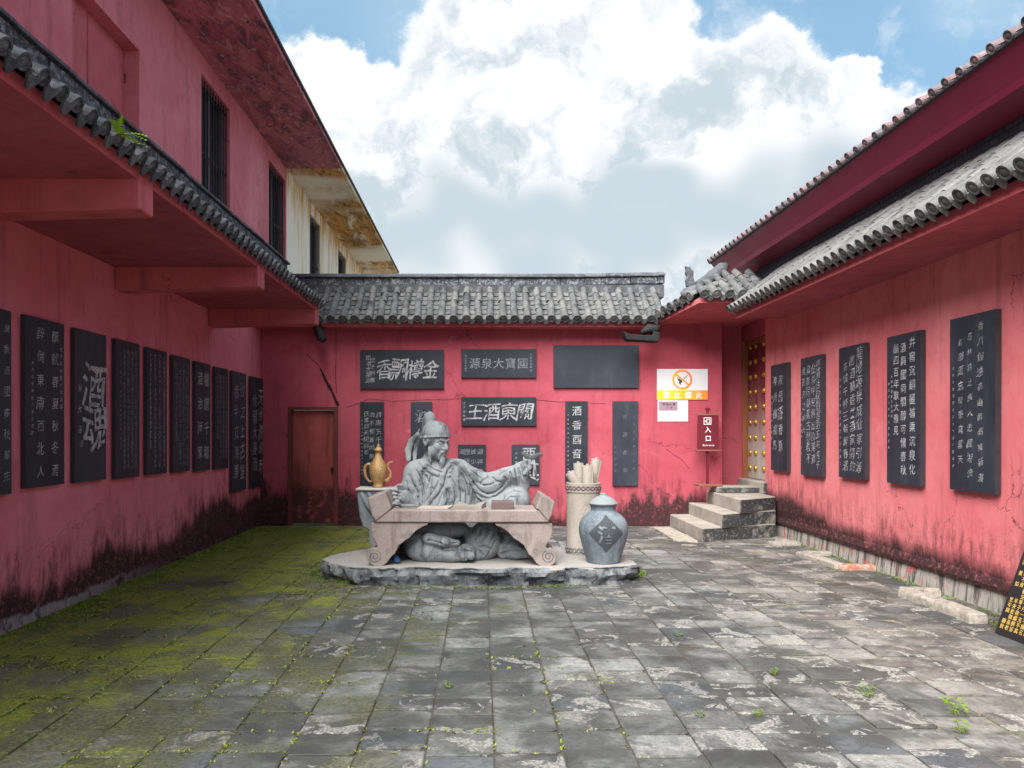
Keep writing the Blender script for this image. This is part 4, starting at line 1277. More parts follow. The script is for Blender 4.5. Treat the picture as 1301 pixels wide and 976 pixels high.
b = MB(); b.box(bx(835.5), bx(874), YB - .008, YB - .002, bz(535.5), bz(508.6)); obj('sheet', b, 'sign_white', root)
b = MB(); b.box(bx(837), bx(860.5), YB - .013, YB - .0085, bz(521.5), bz(510.2)); obj('card', b, 'card', root)
L = Letters((0, YB - .0135, 0), (1, 0, 0), (0, 0, 1), (0, -1, 0))
L.row('有困火源', bz(513.6), bx(841), bx(858), .048, 0, .0); L.row('吸烟', bz(518), bx(845), bx(855), .03, 0, 0.)
L.obj('lettering', 'sign_black', root)

YS = 12.55; ss = YS / F_PX
ex = lambda x: (x - VX) * ss
ez = lambda y: EYE + (VY - y) * ss
root = thing('entrance_sign', (ex(900), YS, .70), 'maroon standing sign reading 入口 Entrance on a post at the top of the steps', 'sign')
b = MB(); b.box(ex(886.3), ex(912.5), YS - .02, YS + .02, ez(571.2), ez(528)); board = obj('board', b, 'sign_red_board', root, bevel=.004)
for yy in (527, 572.3):
    b = MB(); b.box(ex(884.2), ex(914.4), YS - .03, YS + .03, ez(yy + 1.1), ez(yy - 1.1)); obj('rail', b, 'sign_wood', root, bevel=.003)
b = MB(); b.box(ex(898.3), ex(901.3), YS + .022, YS + .06, .72, ez(518)); obj('post', b, 'sign_red_board', root, bevel=.003)
b = MB(); b.tube([(ex(897), YS + .04, ez(519.5)), (ex(903), YS + .04, ez(519.5))], .02, 8); obj('post_cap', b, 'sign_red_board', root)
b = MB(); b.box(ex(885), ex(915), YS - .14, YS + .16, .702, .735); obj('base_plate', b, 'sign_wood', root, bevel=.005)
L = Letters((0, YS - .0215, 0), (1, 0, 0), (0, 0, 1), (0, -1, 0))
L.put('入', ex(899), ez(546), .105, None, 0, .012, .001); L.put('口', ex(899.3), ez(557), .105, None, 0, .012, .001)
xx = 893.2
for ch in 'Entrance':
    L.put(ch, ex(xx), ez(565.5), .046, None, 0, .006, .001); xx += 1.85
def ring_rect(L, x0, x1, z0, z1, t):
    for (a, b_, c, d) in ((x0, x1, z1 - t, z1), (x0, x1, z0, z0 + t), (x0, x0 + t, z0 + t, z1 - t), (x1 - t, x1, z0 + t, z1 - t)):
        L.mb.add([(a, YS - .0225, c), (b_, YS - .0225, c), (b_, YS - .0225, d), (a, YS - .0225, d)], [(0, 1, 2, 3)])
ring_rect(L, ex(893.6), ex(903.2), ez(539.6), ez(530.6), .010)
ring_rect(L, ex(897.2), ex(901.4), ez(538), ez(532.4), .009)
L.mb.add([(ex(895), YS - .0232, ez(535.2)), (ex(897.6), YS - .0232, ez(537)), (ex(897.6), YS - .0232, ez(533.4))], [(0, 1, 2)])
L.obj('lettering', 'sign_letter', root)

# notice board with gilt characters leaning against the right wall
root = thing('leaning_notice_board', (4.3, 5.7, 0), 'black board covered in small gold characters leaning on the right wall at the picture edge', 'notice board')
p0 = Vector((4.07, 6.00, .005)); ub = Vector((.03, -1, 0)).normalized(); vb = Vector((.43, .05, 1.10)).normalized()
nb_ = ub.cross(vb).normalized(); wd, ht = .92, 1.22
c = [p0, p0 + ub * wd, p0 + ub * wd + vb * ht, p0 + vb * ht]
b = MB(); b.add(c + [q - nb_ * .03 for q in c], [(0, 1, 2, 3), (7, 6, 5, 4), (0, 4, 5, 1), (1, 5, 6, 2), (2, 6, 7, 3), (3, 7, 4, 0)])
obj('board', b, 'board_black', root, bevel=.003)
L = Letters(p0, ub, vb, nb_)
nr = 25
for r_ in range(nr):
    yy = ht * (.93 - .87 * r_ / (nr - 1))
    k0 = random.choice((0, 0, 0, 1)); k1 = 15 - random.choice((0, 0, 0, 3, 6))
    for k in range(k0, k1):
        if random.random() < .94:
            L.put(poem(1), .055 + k * .050, yy, .042, .042, .1, .004, .003)
L.obj('lettering', 'ink_gold', root)

# ================================================================== STATUE GROUP
def P(x, y, Y):
    return np.array([(x - VX) / F_PX * Y, Y, EYE - (y - VY) / F_PX * Y])

class SDF:
    """signed-distance carving on a grid, meshed with surface nets"""
    def __init__(self, lo, hi, h):
        self.lo, self.h = np.array(lo, float), h
        self.n = np.ceil((np.array(hi) - self.lo) / h).astype(int) + 1
        self.F = np.full(self.n, .5, np.float32)
        self.ax = [self.lo[i] + h * np.arange(self.n[i]) for i in range(3)]
    def _win(self, lo, hi):
        a = np.clip(np.floor((np.array(lo) - self.lo) / self.h).astype(int), 0, self.n)
        b = np.clip(np.ceil((np.array(hi) - self.lo) / self.h).astype(int) + 1, 0, self.n)
        sl = tuple(slice(int(i), int(j)) for i, j in zip(a, b))
        X = np.meshgrid(*[self.ax[i][sl[i]] for i in range(3)], indexing='ij')
        return sl, np.stack(X, -1)
    def _union(self, sl, d, k):
        a = self.F[sl]
        hh = np.clip(.5 + .5 * (a - d) / k, 0, 1)
        self.F[sl] = (a * (1 - hh) + d * hh - k * hh * (1 - hh)).astype(np.float32)
    def _cut(self, sl, d, k):
        a = self.F[sl]
        hh = np.clip(.5 - .5 * (a + d) / k, 0, 1)
        self.F[sl] = (a * (1 - hh) - d * hh + k * hh * (1 - hh)).astype(np.float32)
    def ell(self, c, r, k=.03, rot=None, cut=False, clip=None):
        c = np.array(c, float); r = np.array(r, float); m = r.max() + k + 3 * self.h
        sl, X = self._win(c - m, c + m)
        if X.size == 0:
            return
        q = X - c
        if rot is not None:
            q = q @ rot            # columns of rot: local axes in world
        k0 = np.linalg.norm(q / r, axis=-1); k1 = np.linalg.norm(q / (r * r), axis=-1) + 1e-9
        d = k0 * (k0 - 1) / k1
        if clip is not None:
            d = np.maximum(d, clip(q, X))
        (self._cut if cut else self._union)(sl, d, k)
    def cone(self, a, b, ra, rb, k=.03, cut=False, flat=None):
        a, b = np.array(a, float), np.array(b, float); m = max(ra, rb) * (1 if flat is None else 1) + k + 3 * self.h
        sl, X = self._win(np.minimum(a, b) - m, np.maximum(a, b) + m)
        if X.size == 0:
            return
        ab = b - a; t = np.clip(((X - a) @ ab) / (ab @ ab + 1e-9), 0, 1)
        e = X - (a + t[..., None] * ab)
        if flat is not None:        # squash along an axis: (axis vector, factor)
            ax, fc = np.array(flat[0], float), flat[1]
            ax = ax / np.linalg.norm(ax)
            e = e + (e @ ax)[..., None] * ax * (1 / fc - 1)
        d = np.linalg.norm(e, axis=-1) - (ra + (rb - ra) * t)
        if flat is not None:
            d = d * flat[1] ** .5
        (self._cut if cut else self._union)(sl, d, k)
    def chain(self, pts, rads, k=.03, cut=False, flat=None):
        if isinstance(rads, (int, float)):
            rads = [rads] * len(pts)
        for i in range(len(pts) - 1):
            self.cone(pts[i], pts[i + 1], rads[i], rads[i + 1], k, cut, flat)
    def hit(self, x, y, y0, y1):
        """first solid point along the sight line through an image point (used to lay folds on the cloth)"""
        for Y in np.arange(y0, y1, self.h * .5):
            q = P(x, y, Y); i = np.round((q - self.lo) / self.h).astype(int)
            if (i >= 0).all() and (i < self.n).all() and self.F[tuple(i)] < 0:
                return q
        return None
    def mesh(self, name, mats):
        F = self.F; F[0] = F[-1] = .5; F[:, 0] = F[:, -1] = .5; F[:, :, 0] = F[:, :, -1] = .5
        s = F < 0
        c = sum(s[i:s.shape[0] - 1 + i, j:s.shape[1] - 1 + j, l:s.shape[2] - 1 + l].astype(np.int8) for i in (0, 1) for j in (0, 1) for l in (0, 1))
        act = (c > 0) & (c < 8)
        idx = np.argwhere(act)
        vid = np.full(act.shape, -1, np.int64); vid[act] = np.arange(len(idx))
        acc = np.zeros((len(idx), 3)); cnt = np.zeros(len(idx))
        cor = [(i, j, l) for i in (0, 1) for j in (0, 1) for l in (0, 1)]
        for a in cor:
            for ax in range(3):
                if a[ax] == 0:
                    b = list(a); b[ax] = 1
                    va = F[tuple((idx + a).T)]; vb = F[tuple((idx + b).T)]
                    m = (va < 0) != (vb < 0)
                    t = np.where(m, va / np.where(m, va - vb, 1), 0)
                    p = np.tile(np.array(a, float), (len(idx), 1)); p[:, ax] += t
                    acc[m] += p[m]; cnt[m] += 1
        V = self.lo + self.h * (idx + acc / cnt[:, None])
        faces = []
        for ax in range(3):
            o1, o2 = [d for d in range(3) if d != ax]
            sa = [slice(1, -1)] * 3; sa[ax] = slice(0, -1); sb = [slice(1, -1)] * 3; sb[ax] = slice(1, None)
            ch = s[tuple(sa)] != s[tuple(sb)]
            e = np.argwhere(ch)
            e[:, o1] += 1; e[:, o2] += 1
            ins = s[tuple(e.T)]
            q = []
            for (u, v) in ((0, 0), (1, 0), (1, 1), (0, 1)):
                w_ = e.copy(); w_[:, o1] -= u; w_[:, o2] -= v
                q.append(vid[tuple(w_.T)])
            q = np.stack(q, 1)
            flip = ins if ax != 1 else ~ins
            q[~flip] = q[~flip][:, ::-1]
            faces.append(q)
        Q = np.concatenate(faces)
        Q = Q[(Q >= 0).all(1)]
        me = bpy.data.meshes.new(name)
        me.vertices.add(len(V)); me.vertices.foreach_set('co', V.ravel())
        me.loops.add(Q.size); me.loops.foreach_set('vertex_index', Q.ravel().astype(np.int32))
        me.polygons.add(len(Q)); me.polygons.foreach_set('loop_start', np.arange(0, Q.size, 4, dtype=np.int32))
        me.polygons.foreach_set('loop_total', np.full(len(Q), 4, np.int32))
        me.update(calc_edges=True); me.validate()
        bm = bmesh.new(); bm.from_mesh(me)
        bmesh.ops.recalc_face_normals(bm, faces=bm.faces)
        bm.to_mesh(me); bm.free()
        me.materials.append(M[mats]); me.shade_smooth()
        return me

HB = .19                                         # top of the rock slab
# ---------------- rock slab
def rock_slab():
    out = [(-1.80, 8.42), (-1.72, 8.20), (-1.50, 8.02), (-1.36, 7.86), (-1.05, 7.80), (-.7, 7.86), (-.3, 7.79), (.1, 7.86), (.5, 7.81), (.9, 7.84),
           (1.25, 7.86), (1.5, 7.92), (1.66, 8.05), (1.70, 8.25), (1.60, 8.55), (1.50, 8.95), (1.2, 9.25), (.6, 9.42), (-.2, 9.48), (-.9, 9.40), (-1.4, 9.15), (-1.70, 8.75)]
    pts = [Vector((a, b, 0)) for a, b in out]; ring = []
    for i in range(len(pts)):
        a, b = pts[i], pts[(i + 1) % len(pts)]
        m = max(2, int((b - a).length / .035))
        ring += [a.lerp(b, k / m) for k in range(m)]
    cen = Vector((0, 8.6, 0)); n = len(ring)
    levels = [(-.03, -.05), (.03, -.02), (.07, .01), (.11, .025), (.145, .02), (.168, .008), (.182, -.008), (HB, -.03)]
    vs, fs = [], []
    for li, (z, o) in enumerate(levels):
        for q in ring:
            d = (q - cen).normalized()
            p3 = Vector((q.x * 2.2, q.y * 2.2, z * 5))
            cellv = mnoise.cell(Vector((q.x * 4.2 + mnoise.noise(p3) * .8, q.y * 4.2, z * 14 + mnoise.noise(p3 * 1.7))))
            fz = mnoise.fractal(p3 * 2.2, 1., 2., 5) * .045 + (cellv - .5) * .05
            amt = 1. if li < 6 else .45 if li == 6 else .2
            r = q + d * (o + fz * amt)
            zz = z + (mnoise.noise(p3 * 3) * .014 if 0 < li < 6 else 0) + (mnoise.noise(Vector((q.x, q.y, 0)) * 5) * .004 if li >= 6 else 0)
            if li < 3 and d.y < 0:
                r -= d * .05 * max(0, mnoise.noise(Vector((q.x * 1.5, q.y, 3))))
            vs.append((r.x, r.y, zz))
    L_ = len(levels)
    for j in range(L_ - 1):
        for k in range(n):
            fs.append((j * n + k, j * n + (k + 1) % n, (j + 1) * n + (k + 1) % n, (j + 1) * n + k))
    prev = (L_ - 1) * n
    for s_ in (.8, .55, .3):
        st_ = len(vs)
        for k in range(n):
            q = Vector(vs[(L_ - 1) * n + k]); r = Vector((cen.x, cen.y, HB)).lerp(q, s_)
            vs.append((r.x, r.y, HB + mnoise.noise(Vector((r.x, r.y, 0)) * 4) * .004))
        fs += [(prev + k, prev + (k + 1) % n, st_ + (k + 1) % n, st_ + k) for k in range(n)]
        prev = st_
    fs.append(tuple(prev + k for k in range(n)))
    mb = MB(); mb.add(vs, fs)
    return mb
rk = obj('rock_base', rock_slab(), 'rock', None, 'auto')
tag(rk, 'flat rough-edged grey rock slab that carries the statue and table', 'rock')

# ---------------- seated figure
S = SDF((-1.30, 7.98, HB - .012), (.82, 9.42, 1.98), .0075)
ax3 = lambda a, b, c: np.stack([np.array(a, float), np.array(b, float), np.array(c, float)], 1)
# lower robe spread on the rock
S.ell(P(566, 690, 8.95), (.62, .42, .34), .05)
S.ell(P(556, 660, 8.95), (.44, .32, .36), .08)
# torso
S.ell(P(557, 640, 8.90), (.40, .285, .38), .10)
S.ell(P(556, 612, 8.90), (.385, .25, .24), .10)
S.ell(P(553, 598, 8.92), (.32, .20, .15), .08)
S.cone(P(531, 601, 8.92), P(581, 600, 8.90), .135, .135, .08)
S.cone(P(549, 592, 8.92), P(550, 572, 8.86), .115, .095, .05)
# arm on the viewer's left: sleeve down to the table, hand forward
S.chain([P(528, 603, 8.92), P(523, 630, 8.82), P(524, 652, 8.72)], [.135, .150, .15], .06)
S.chain([P(524, 650, 8.72), P(519, 640, 8.52), P(515, 634, 8.44)], [.125, .105, .078], .05)
# outstretched arm on the viewer's right with hanging sleeve
S.chain([P(583, 600, 8.90), P(604, 611, 8.84), P(622, 617, 8.78)], [.140, .128, .122], .06)
S.chain([P(622, 616, 8.78), P(642, 606, 8.72), P(660, 598, 8.68)], [.115, .095, .085], .05)
S.ell(P(615, 626, 8.80), (.24, .09, .18), .08)
S.ell(P(636, 616, 8.76), (.24, .075, .15), .06)
S.chain([P(661, 594, 8.68), P(663, 606, 8.69), P(665, 618, 8.71)], [.062, .085, .075], .03)
# raised knee
S.chain([P(588, 672, 8.95), P(625, 645, 8.82), P(655, 637, 8.70)], [.21, .165, .145], .07)
S.ell(P(656, 637, 8.70), (.150, .15, .150), .05)
S.chain([P(655, 640, 8.68), P(652, 670, 8.58), P(648, 700, 8.48)], [.150, .125, .10], .06)
S.chain([P(630, 652, 8.72), P(617, 680, 8.46), P(606, 703, 8.34)], [.16, .13, .09], .08)
S.ell(P(613, 690, 8.42), (.20, .16, .20), .06)
# foot and hem to the right
S.chain([P(640, 703, 8.45), P(655, 702, 8.34), P(666, 703, 8.30)], [.075, .07, .055], .03)
S.ell(P(650, 697, 8.44), (.15, .12, .09), .04)
# folded leg on the viewer's left
S.chain([P(545, 675, 8.80), P(532, 688, 8.45)], [.22, .19], .08)
S.ell(P(548, 697, 8.34), (.285, .20, .155), .05)
S.ell(P(538, 697, 8.30), (.175, .15, .145), .05)
S.chain([P(545, 700, 8.28), P(572, 703, 8.20), P(590, 707, 8.15)], [.12, .09, .055], .05)
# shoe tips
S.ell(P(588, 706, 8.14), (.045, .07, .045), .015); S.ell(P(598, 706.5, 8.14), (.048, .07, .045), .015)
S.ell(P(592, 700, 8.22), (.11, .10, .08), .03)
# skirt overlapping the folded leg
S.chain([P(528, 681, 8.30), P(545, 684, 8.16), P(565, 689, 8.12), P(581, 690, 8.16)], [.05, .06, .055, .035], .03)
S.ell(P(560, 672, 8.45), (.32, .24, .12), .06)

# head, turned to the viewer's right and bowed
hc = P(554.5, 560.5, 8.78)
yaw, pit = R(44), R(9)
f_ = np.array([math.sin(yaw) * math.cos(pit), -math.cos(yaw) * math.cos(pit), -math.sin(pit)])
r_ = np.cross(np.array([0, 0, 1.]), f_); r_ /= np.linalg.norm(r_)
u_ = np.cross(f_, r_)
HR = ax3(r_, u_, f_)
Hh = lambda a, b, c: hc + r_ * a + u_ * b + f_ * c
def hell(c, r, k=.02, cut=False, clip=None):
    S.ell(Hh(*c), r, k, HR, cut, clip)
hell((0, .055, -.025), (.135, .145, .165), .02)
hell((0, -.055, .035), (.108, .140, .120), .04)
hell((0, -.165, .085), (.050, .042, .045), .04)
for sg in (-1, 1):
    hell((sg * .068, -.050, .105), (.042, .048, .036), .03)
    hell((sg * .085, -.110, .045), (.040, .060, .060), .03)
    hell((sg * .052, -.004, .172), (.036, .021, .030), .018, True)
    hell((sg * .050, -.006, .128), (.030, .021, .024), .006)
    S.chain([Hh(sg * .088, .014, .105), Hh(sg * .060, .036, .142), Hh(sg * .018, .026, .156)], [.009, .013, .012], .012)
    S.chain([Hh(sg * .082, -.008, .122), Hh(sg * .050, -.013, .156), Hh(sg * .022, -.009, .148)], .0055, .005, True)
    # moustache and side whiskers
    S.chain([Hh(sg * .008, -.092, .168), Hh(sg * .036, -.104, .152), Hh(sg * .050, -.150, .132), Hh(sg * .050, -.190, .128)], [.013, .014, .012, .008], .008)
    S.chain([Hh(sg * .112, -.075, .02), Hh(sg * .112, -.15, .035), Hh(sg * .104, -.235, .05)], [.020, .022, .012], .014)
    # ear
    hell((sg * .134, -.005, -.020), (.020, .060, .040), .012)
    S.chain([Hh(sg * .152, .035, -.018), Hh(sg * .154, .045, -.038), Hh(sg * .152, -.01, -.046), Hh(sg * .148, -.052, -.020)], [.010, .012, .012, .010], .008)
    hell((sg * .150, .004, -.018), (.012, .028, .017), .010, True)
# nose
S.chain([Hh(0, .022, .148), Hh(0, -.030, .176), Hh(0, -.058, .188)], [.015, .019, .022], .014)
for sg in (-1, 1):
    hell((sg * .021, -.064, .166), (.015, .013, .016), .010)
# lips
S.chain([Hh(-.030, -.116, .140), Hh(0, -.108, .158), Hh(.030, -.116, .140)], [.006, .011, .006], .006)
S.chain([Hh(-.026, -.130, .138), Hh(0, -.134, .154), Hh(.026, -.130, .138)], [.006, .012, .006], .006)
S.chain([Hh(-.030, -.122, .150), Hh(0, -.121, .168), Hh(.030, -.122, .150)], .0045, .004, True)
# goatee
S.chain([Hh(0, -.158, .128), Hh(0, -.22, .140), Hh(0, -.285, .135)], [.036, .036, .026], .014, flat=(f_, .75))
for a in (-.016, 0, .016):
    S.chain([Hh(a, -.17, .168), Hh(a * 1.2, -.28, .165)], .005, .005, True)
# soft cap with rolled bun and ribbons
cc = (0, .085, -.022)
capclip = lambda q, X: -(q[..., 1] + .045 - q[..., 2] * .22)
hell(cc, (.150, .150, .180), .006, False, capclip)
S.chain([Hh(.150 * math.sin(t_), .042 + .030 * math.cos(t_) * 1.2, -.022 + .180 * math.cos(t_)) for t_ in [2 * math.pi * i / 20 for i in range(21)]], .007, .010)
hell((.0, .190, -.165), (.082, .135, .082), .008)
S.chain([Hh(.10, .150, -.10), Hh(.05, .235, -.078), Hh(-.05, .235, -.078), Hh(-.10, .150, -.10)], .010, .010, True)
S.cone(Hh(0, .06, -.16), Hh(0, .15, -.17), .075, .07, .02)
S.chain([P(531, 552, 8.97), P(523, 560, 9.02), P(518.5, 572, 9.03), P(519, 584, 9.0)], [.026, .036, .038, .030], .012, flat=((0, 1, 0), .5))
S.chain([P(534, 556, 8.98), P(529, 566, 9.04), P(527, 577, 9.05), P(527, 586, 9.02)], [.022, .026, .026, .022], .012, flat=((0, 1, 0), .5))

def fold(pts, r, k=.012, cut=True, sink=.005, y0=8.0, y1=9.3):
    if cut:
        k *= .6
    hp = [S.hit(x, y, y0, y1) for x, y in pts]
    hp = [h for h in hp if h is not None]
    if len(hp) < 2:
        return
    hp = [h + np.array([0, sink, 0]) for h in hp]
    rr = [r * (.35 + .65 * math.sin(math.pi * (i + .5) / len(hp))) for i in range(len(hp))]
    S.chain(hp, rr, k, cut)
def ridge(pts, r, k=.02):
    fold(pts, r, k, False, .004)
# collar bands
CB = [(534, 581), (541, 590), (551, 597), (562, 601), (572, 601)]
fold(CB, .014, .006); ridge([(x - 1.0, y + 3.4) for x, y in CB], .024, .010); fold([(x - 2.0, y + 7.0) for x, y in CB], .012, .006)
C2 = [(573, 585), (567, 594), (563, 604), (561, 614), (555, 625), (547, 635), (541, 644)]
ridge(C2, .026, .010); fold([(x + 3.9, y + 1.2) for x, y in C2], .012, .006); fold([(x - 3.7, y - .6) for x, y in C2], .014, .006)
# sleeve folds on the viewer's left
for q in ([(529, 598), (532, 606), (536, 616), (538, 628), (538, 641)], [(536, 600), (541, 606), (543, 612)], [(519, 604), (523, 615), (529, 625), (533, 636)],
          [(516, 612), (520, 622), (525, 631), (529, 642)], [(541, 596), (538, 604), (537, 610)], [(533, 612), (529, 618), (527, 626)]):
    fold(q, .021, .014)
for q in ([(524, 601), (528, 610), (533, 621), (535, 635)], [(518, 608), (521, 619), (527, 629), (531, 641)]):
    ridge(q, .020, .03)
# arm and sleeve folds on the viewer's right
SL = [(599, 609), (603, 617), (610, 624), (619, 628), (630, 626), (638, 619), (645, 609)]
fold(SL, .018, .006); ridge([(x, y + 2.6) for x, y in SL], .014, .02)
fold([(601, 622), (605, 632), (611, 638), (617, 640)], .013); ridge([(603, 622), (608, 631), (614, 636)], .012)
for q in ([(590, 589), (597, 598), (604, 603), (610, 607)], [(594, 596), (600, 601), (606, 604)], [(610, 615), (615, 610), (619, 607)], [(648, 600), (650, 607), (650, 616)],
          [(654, 597), (656, 606), (657, 617)], [(658, 595), (660, 604), (662, 615)], [(640, 606), (643, 612), (642, 618)], [(600, 600), (602, 612), (602, 624), (600, 640)], [(626, 607), (630, 612), (636, 612)]):
    fold(q, .016, .012)
for q in ([(651, 599), (653, 606), (654, 616)], [(656, 596), (658, 605), (659, 616)], [(592, 592), (599, 600), (607, 606)]):
    ridge(q, .012, .016)
# chest and belly drapery
for q in ([(572, 606), (578, 618), (580, 632), (576, 644)], [(586, 602), (592, 616), (594, 630), (592, 644)], [(548, 604), (546, 614), (543, 622)], [(568, 622), (570, 634), (566, 644)], [(583, 612), (587, 626), (586, 640)]):
    fold(q, .018, .018)
for q in ([(545, 612), (550, 622), (550, 634)], [(575, 588), (582, 592), (589, 600), (596, 612)], [(560, 616), (562, 628), (558, 640)], [(597, 604), (598, 618), (597, 634)], [(522, 598), (518, 606), (516, 616)],
          [(606, 612), (614, 617), (624, 616), (632, 611)], [(604, 626), (612, 632), (622, 634), (634, 628)], [(634, 604), (640, 600), (648, 596)], [(626, 631), (636, 626), (646, 618)]):
    fold(q, .011, .014)
# knee cloth
for q in ([(645, 630), (652, 624), (662, 626), (667, 634)], [(640, 640), (648, 632), (655, 632)]):
    fold(q, .009, .02)
# robe under the table
for q in ([(603, 668), (600, 676), (596, 684)], [(613, 668), (609, 678), (603, 688)], [(622, 669), (618, 680), (612, 690)], [(630, 670), (627, 682), (622, 692)],
          [(608, 695), (616, 694), (624, 697)], [(607, 697), (611, 702), (614, 706)], [(633, 676), (628, 690), (622, 702), (617, 709)],
          [(532, 682), (546, 687), (560, 691), (580, 690)], [(583, 700), (590, 700), (600, 701)], [(591.5, 699), (592, 705), (592, 711)], [(595, 668), (597, 676), (594, 682)],
          [(556, 698), (566, 701), (574, 700)], [(637, 699), (648, 695), (664, 698)]):
    fold(q, .013, .014, y0=8.0)
fold([(638, 705), (648, 702), (660, 703), (668, 707)], .035, .02)
for q in ([(585, 704.5), (587.5, 703.2), (590, 705)], [(595, 705), (598, 703.4), (601, 704.6)]):
    fold(q, .010, .008)
# hand on the viewer's left, curled on the table edge
S.ell(P(512.5, 629, 8.42), (.062, .055, .075), .03)
S.cone(P(517, 634, 8.46), P(512, 630, 8.42), .060, .058, .03)
for i, (x0, y0_, x1, y1_, x2, y2) in enumerate(((511, 620.0, 503.5, 619.0, 501.5, 622.5), (510, 624.6, 501.8, 624.0, 500.0, 627.4), (510, 629.0, 502.2, 629.0, 500.8, 632.2), (511, 633.2, 504.5, 634.0, 503.2, 636.6))):
    S.chain([P(x0, y0_, 8.385), P(x1, y1_, 8.355), P(x2, y2, 8.33), P(x2 + 3.6, y2 + .4, 8.325)], [.0215, .0200, .0180, .0155], .006)
S.chain([P(514, 621, 8.41), P(510, 616.8, 8.37), P(505.5, 616.6, 8.34)], [.024, .020, .016], .008)
# raised hand holding the cup
S.cone(P(660, 597, 8.68), P(665, 592, 8.66), .052, .055, .02)
S.ell(P(666.5, 592, 8.655), (.058, .045, .062), .02)
S.chain([P(666, 587.5, 8.63), P(670.5, 584.2, 8.61), P(676.5, 582.6, 8.60)], [.023, .020, .015], .006)
for i, (xa, ya, xb, yb, xc, yc) in enumerate(((669, 588, 674, 587.6, 676, 589.6), (669.5, 592, 674, 592.6, 673.2, 596), (668.5, 596, 672, 597.8, 669.6, 600), (666.6, 599, 668.8, 601.6, 665.8, 602.4))):
    S.chain([P(xa, ya, 8.635), P(xb, yb, 8.60), P(xc, yc, 8.585)], [.0225, .0205, .0165], .004)
figure = thing('seated_statue', tuple(P(566, 690, 8.9) * np.array([1, 1, 0]) + np.array([0, 0, HB])), 'grey stone statue of a seated bearded man in robe and cap raising a cup', 'statue')
fm = S.mesh('figure', 'statue')
link('figure', fm, figure)
del S
cup = MB()
def cup_pt(x, y, Y=8.62): return tuple(P(x, y, Y))
# boat-shaped bowl with lip and tail, on three legs
rows = [(662.5, 574.6, .004), (665.5, 574.6, .032), (669, 576.4, .048), (673, 578.0, .055), (677, 578.2, .054), (681, 576.8, .045), (685, 575.4, .030), (689.5, 577.0, .006)]
vs, fs = [], []
for (x, y, wd) in rows:
    c0 = Vector(cup_pt(x, y)); dep = .020 + wd * 1.05
    for k in range(9):
        a = math.pi * k / 8
        vs.append((c0.x, c0.y - wd * math.cos(a), c0.z - dep * math.sin(a)))
    for k in range(9):
        a = math.pi * k / 8
        vs.append((c0.x, c0.y - wd * .80 * math.cos(a), c0.z + .003 - dep * .62 * math.sin(a)))
for i in range(len(rows) - 1):
    for k in range(8):
        fs.append((i * 18 + k, i * 18 + k + 1, (i + 1) * 18 + k + 1, (i + 1) * 18 + k))
        fs.append((i * 18 + 9 + k, (i + 1) * 18 + 9 + k, (i + 1) * 18 + 10 + k, i * 18 + 10 + k))
    for k in (0, 8):
        fs.append((i * 18 + k, (i + 1) * 18 + k, (i + 1) * 18 + 9 + k, i * 18 + 9 + k))
fs += [tuple(range(9)), tuple((len(rows) - 1) * 18 + k for k in range(9))]
cup.add(vs, fs)
wc = obj('wine_cup', cup, 'cup_stone', figure, 'auto')
for (x0, y0_, x1, y1_, Y) in ((673, 584, 669.5, 609, 8.585), (677.5, 584, 682, 609.5, 8.60), (675, 584, 676, 606, 8.68)):
    lg = MB(); lg.tube([cup_pt(x0, y0_, Y), cup_pt((x0 + x1) / 2, (y0_ + y1_) / 2, Y), cup_pt(x1, y1_, Y)], [.020, .015, .008], 6)
    obj('cup_leg', lg, 'statue', wc, True)

# ---------------- stone table with scroll feet
TY, TYB = 7.95, 8.50
tp = lambda x, y: ((x - VX) / F_PX * TY, EYE - (y - VY) / F_PX * TY)
tcx = tp(586, 0)[0]
table = thing('stone_table', (tcx, 8.2, HB), 'low pink granite altar table with scroll feet in front of the statue', 'table')
t = MB(); x0, z1 = tp(476, 648.2); x1, z0 = tp(698, 664.2)
t.box(x0, x1, TY, TYB, z0, z1)
top = obj('table_top', t, 'pink_granite', table, bevel=.012)
for poly in ([(466.8, 633), (489.2, 624.5), (497.5, 646), (496, 648.0), (477, 662.8), (472.5, 655)], [(688.0, 627.6), (705.4, 638.0), (701, 655), (696.5, 663), (684, 648.0), (680.5, 646.4)]):
    t = MB(); t.prism([tp(*q) for q in poly], 'y', TY - .015, TYB + .01)
    obj('end_block', t, 'pink_granite', table, bevel=.012)
legL = [(471, 665), (544, 665), (543, 667.5), (536, 670), (529, 674.5), (524, 679), (520, 684), (514.5, 687), (510.5, 690.5), (506.5, 693), (503.5, 699.5), (501, 704.5), (497.5, 707), (494.5, 711), (491, 716), (485.5, 719.6), (477, 720.2),
        (470.6, 717.8), (466.6, 713), (465.4, 706), (467.4, 699.6), (472, 696.8), (477, 697.2), (479.5, 695), (477.5, 690), (473.5, 684), (471, 677)]
cxp = 586.5
legR = [(2 * cxp - a, b + .7) for a, b in legL]
def spiral(cx, cy, r, turns, a0, sg, wd=.7):
    """carved volute: groove border as a raised bead"""
    n_ = int(26 * turns); pts = []
    for i in range(n_ + 1):
        t_ = i / n_; a = a0 + sg * 2 * math.pi * turns * t_; rr = r * (1 - t_ * .86)
        pts.append((cx + rr * math.cos(a), cy + rr * math.sin(a)))
    return pts
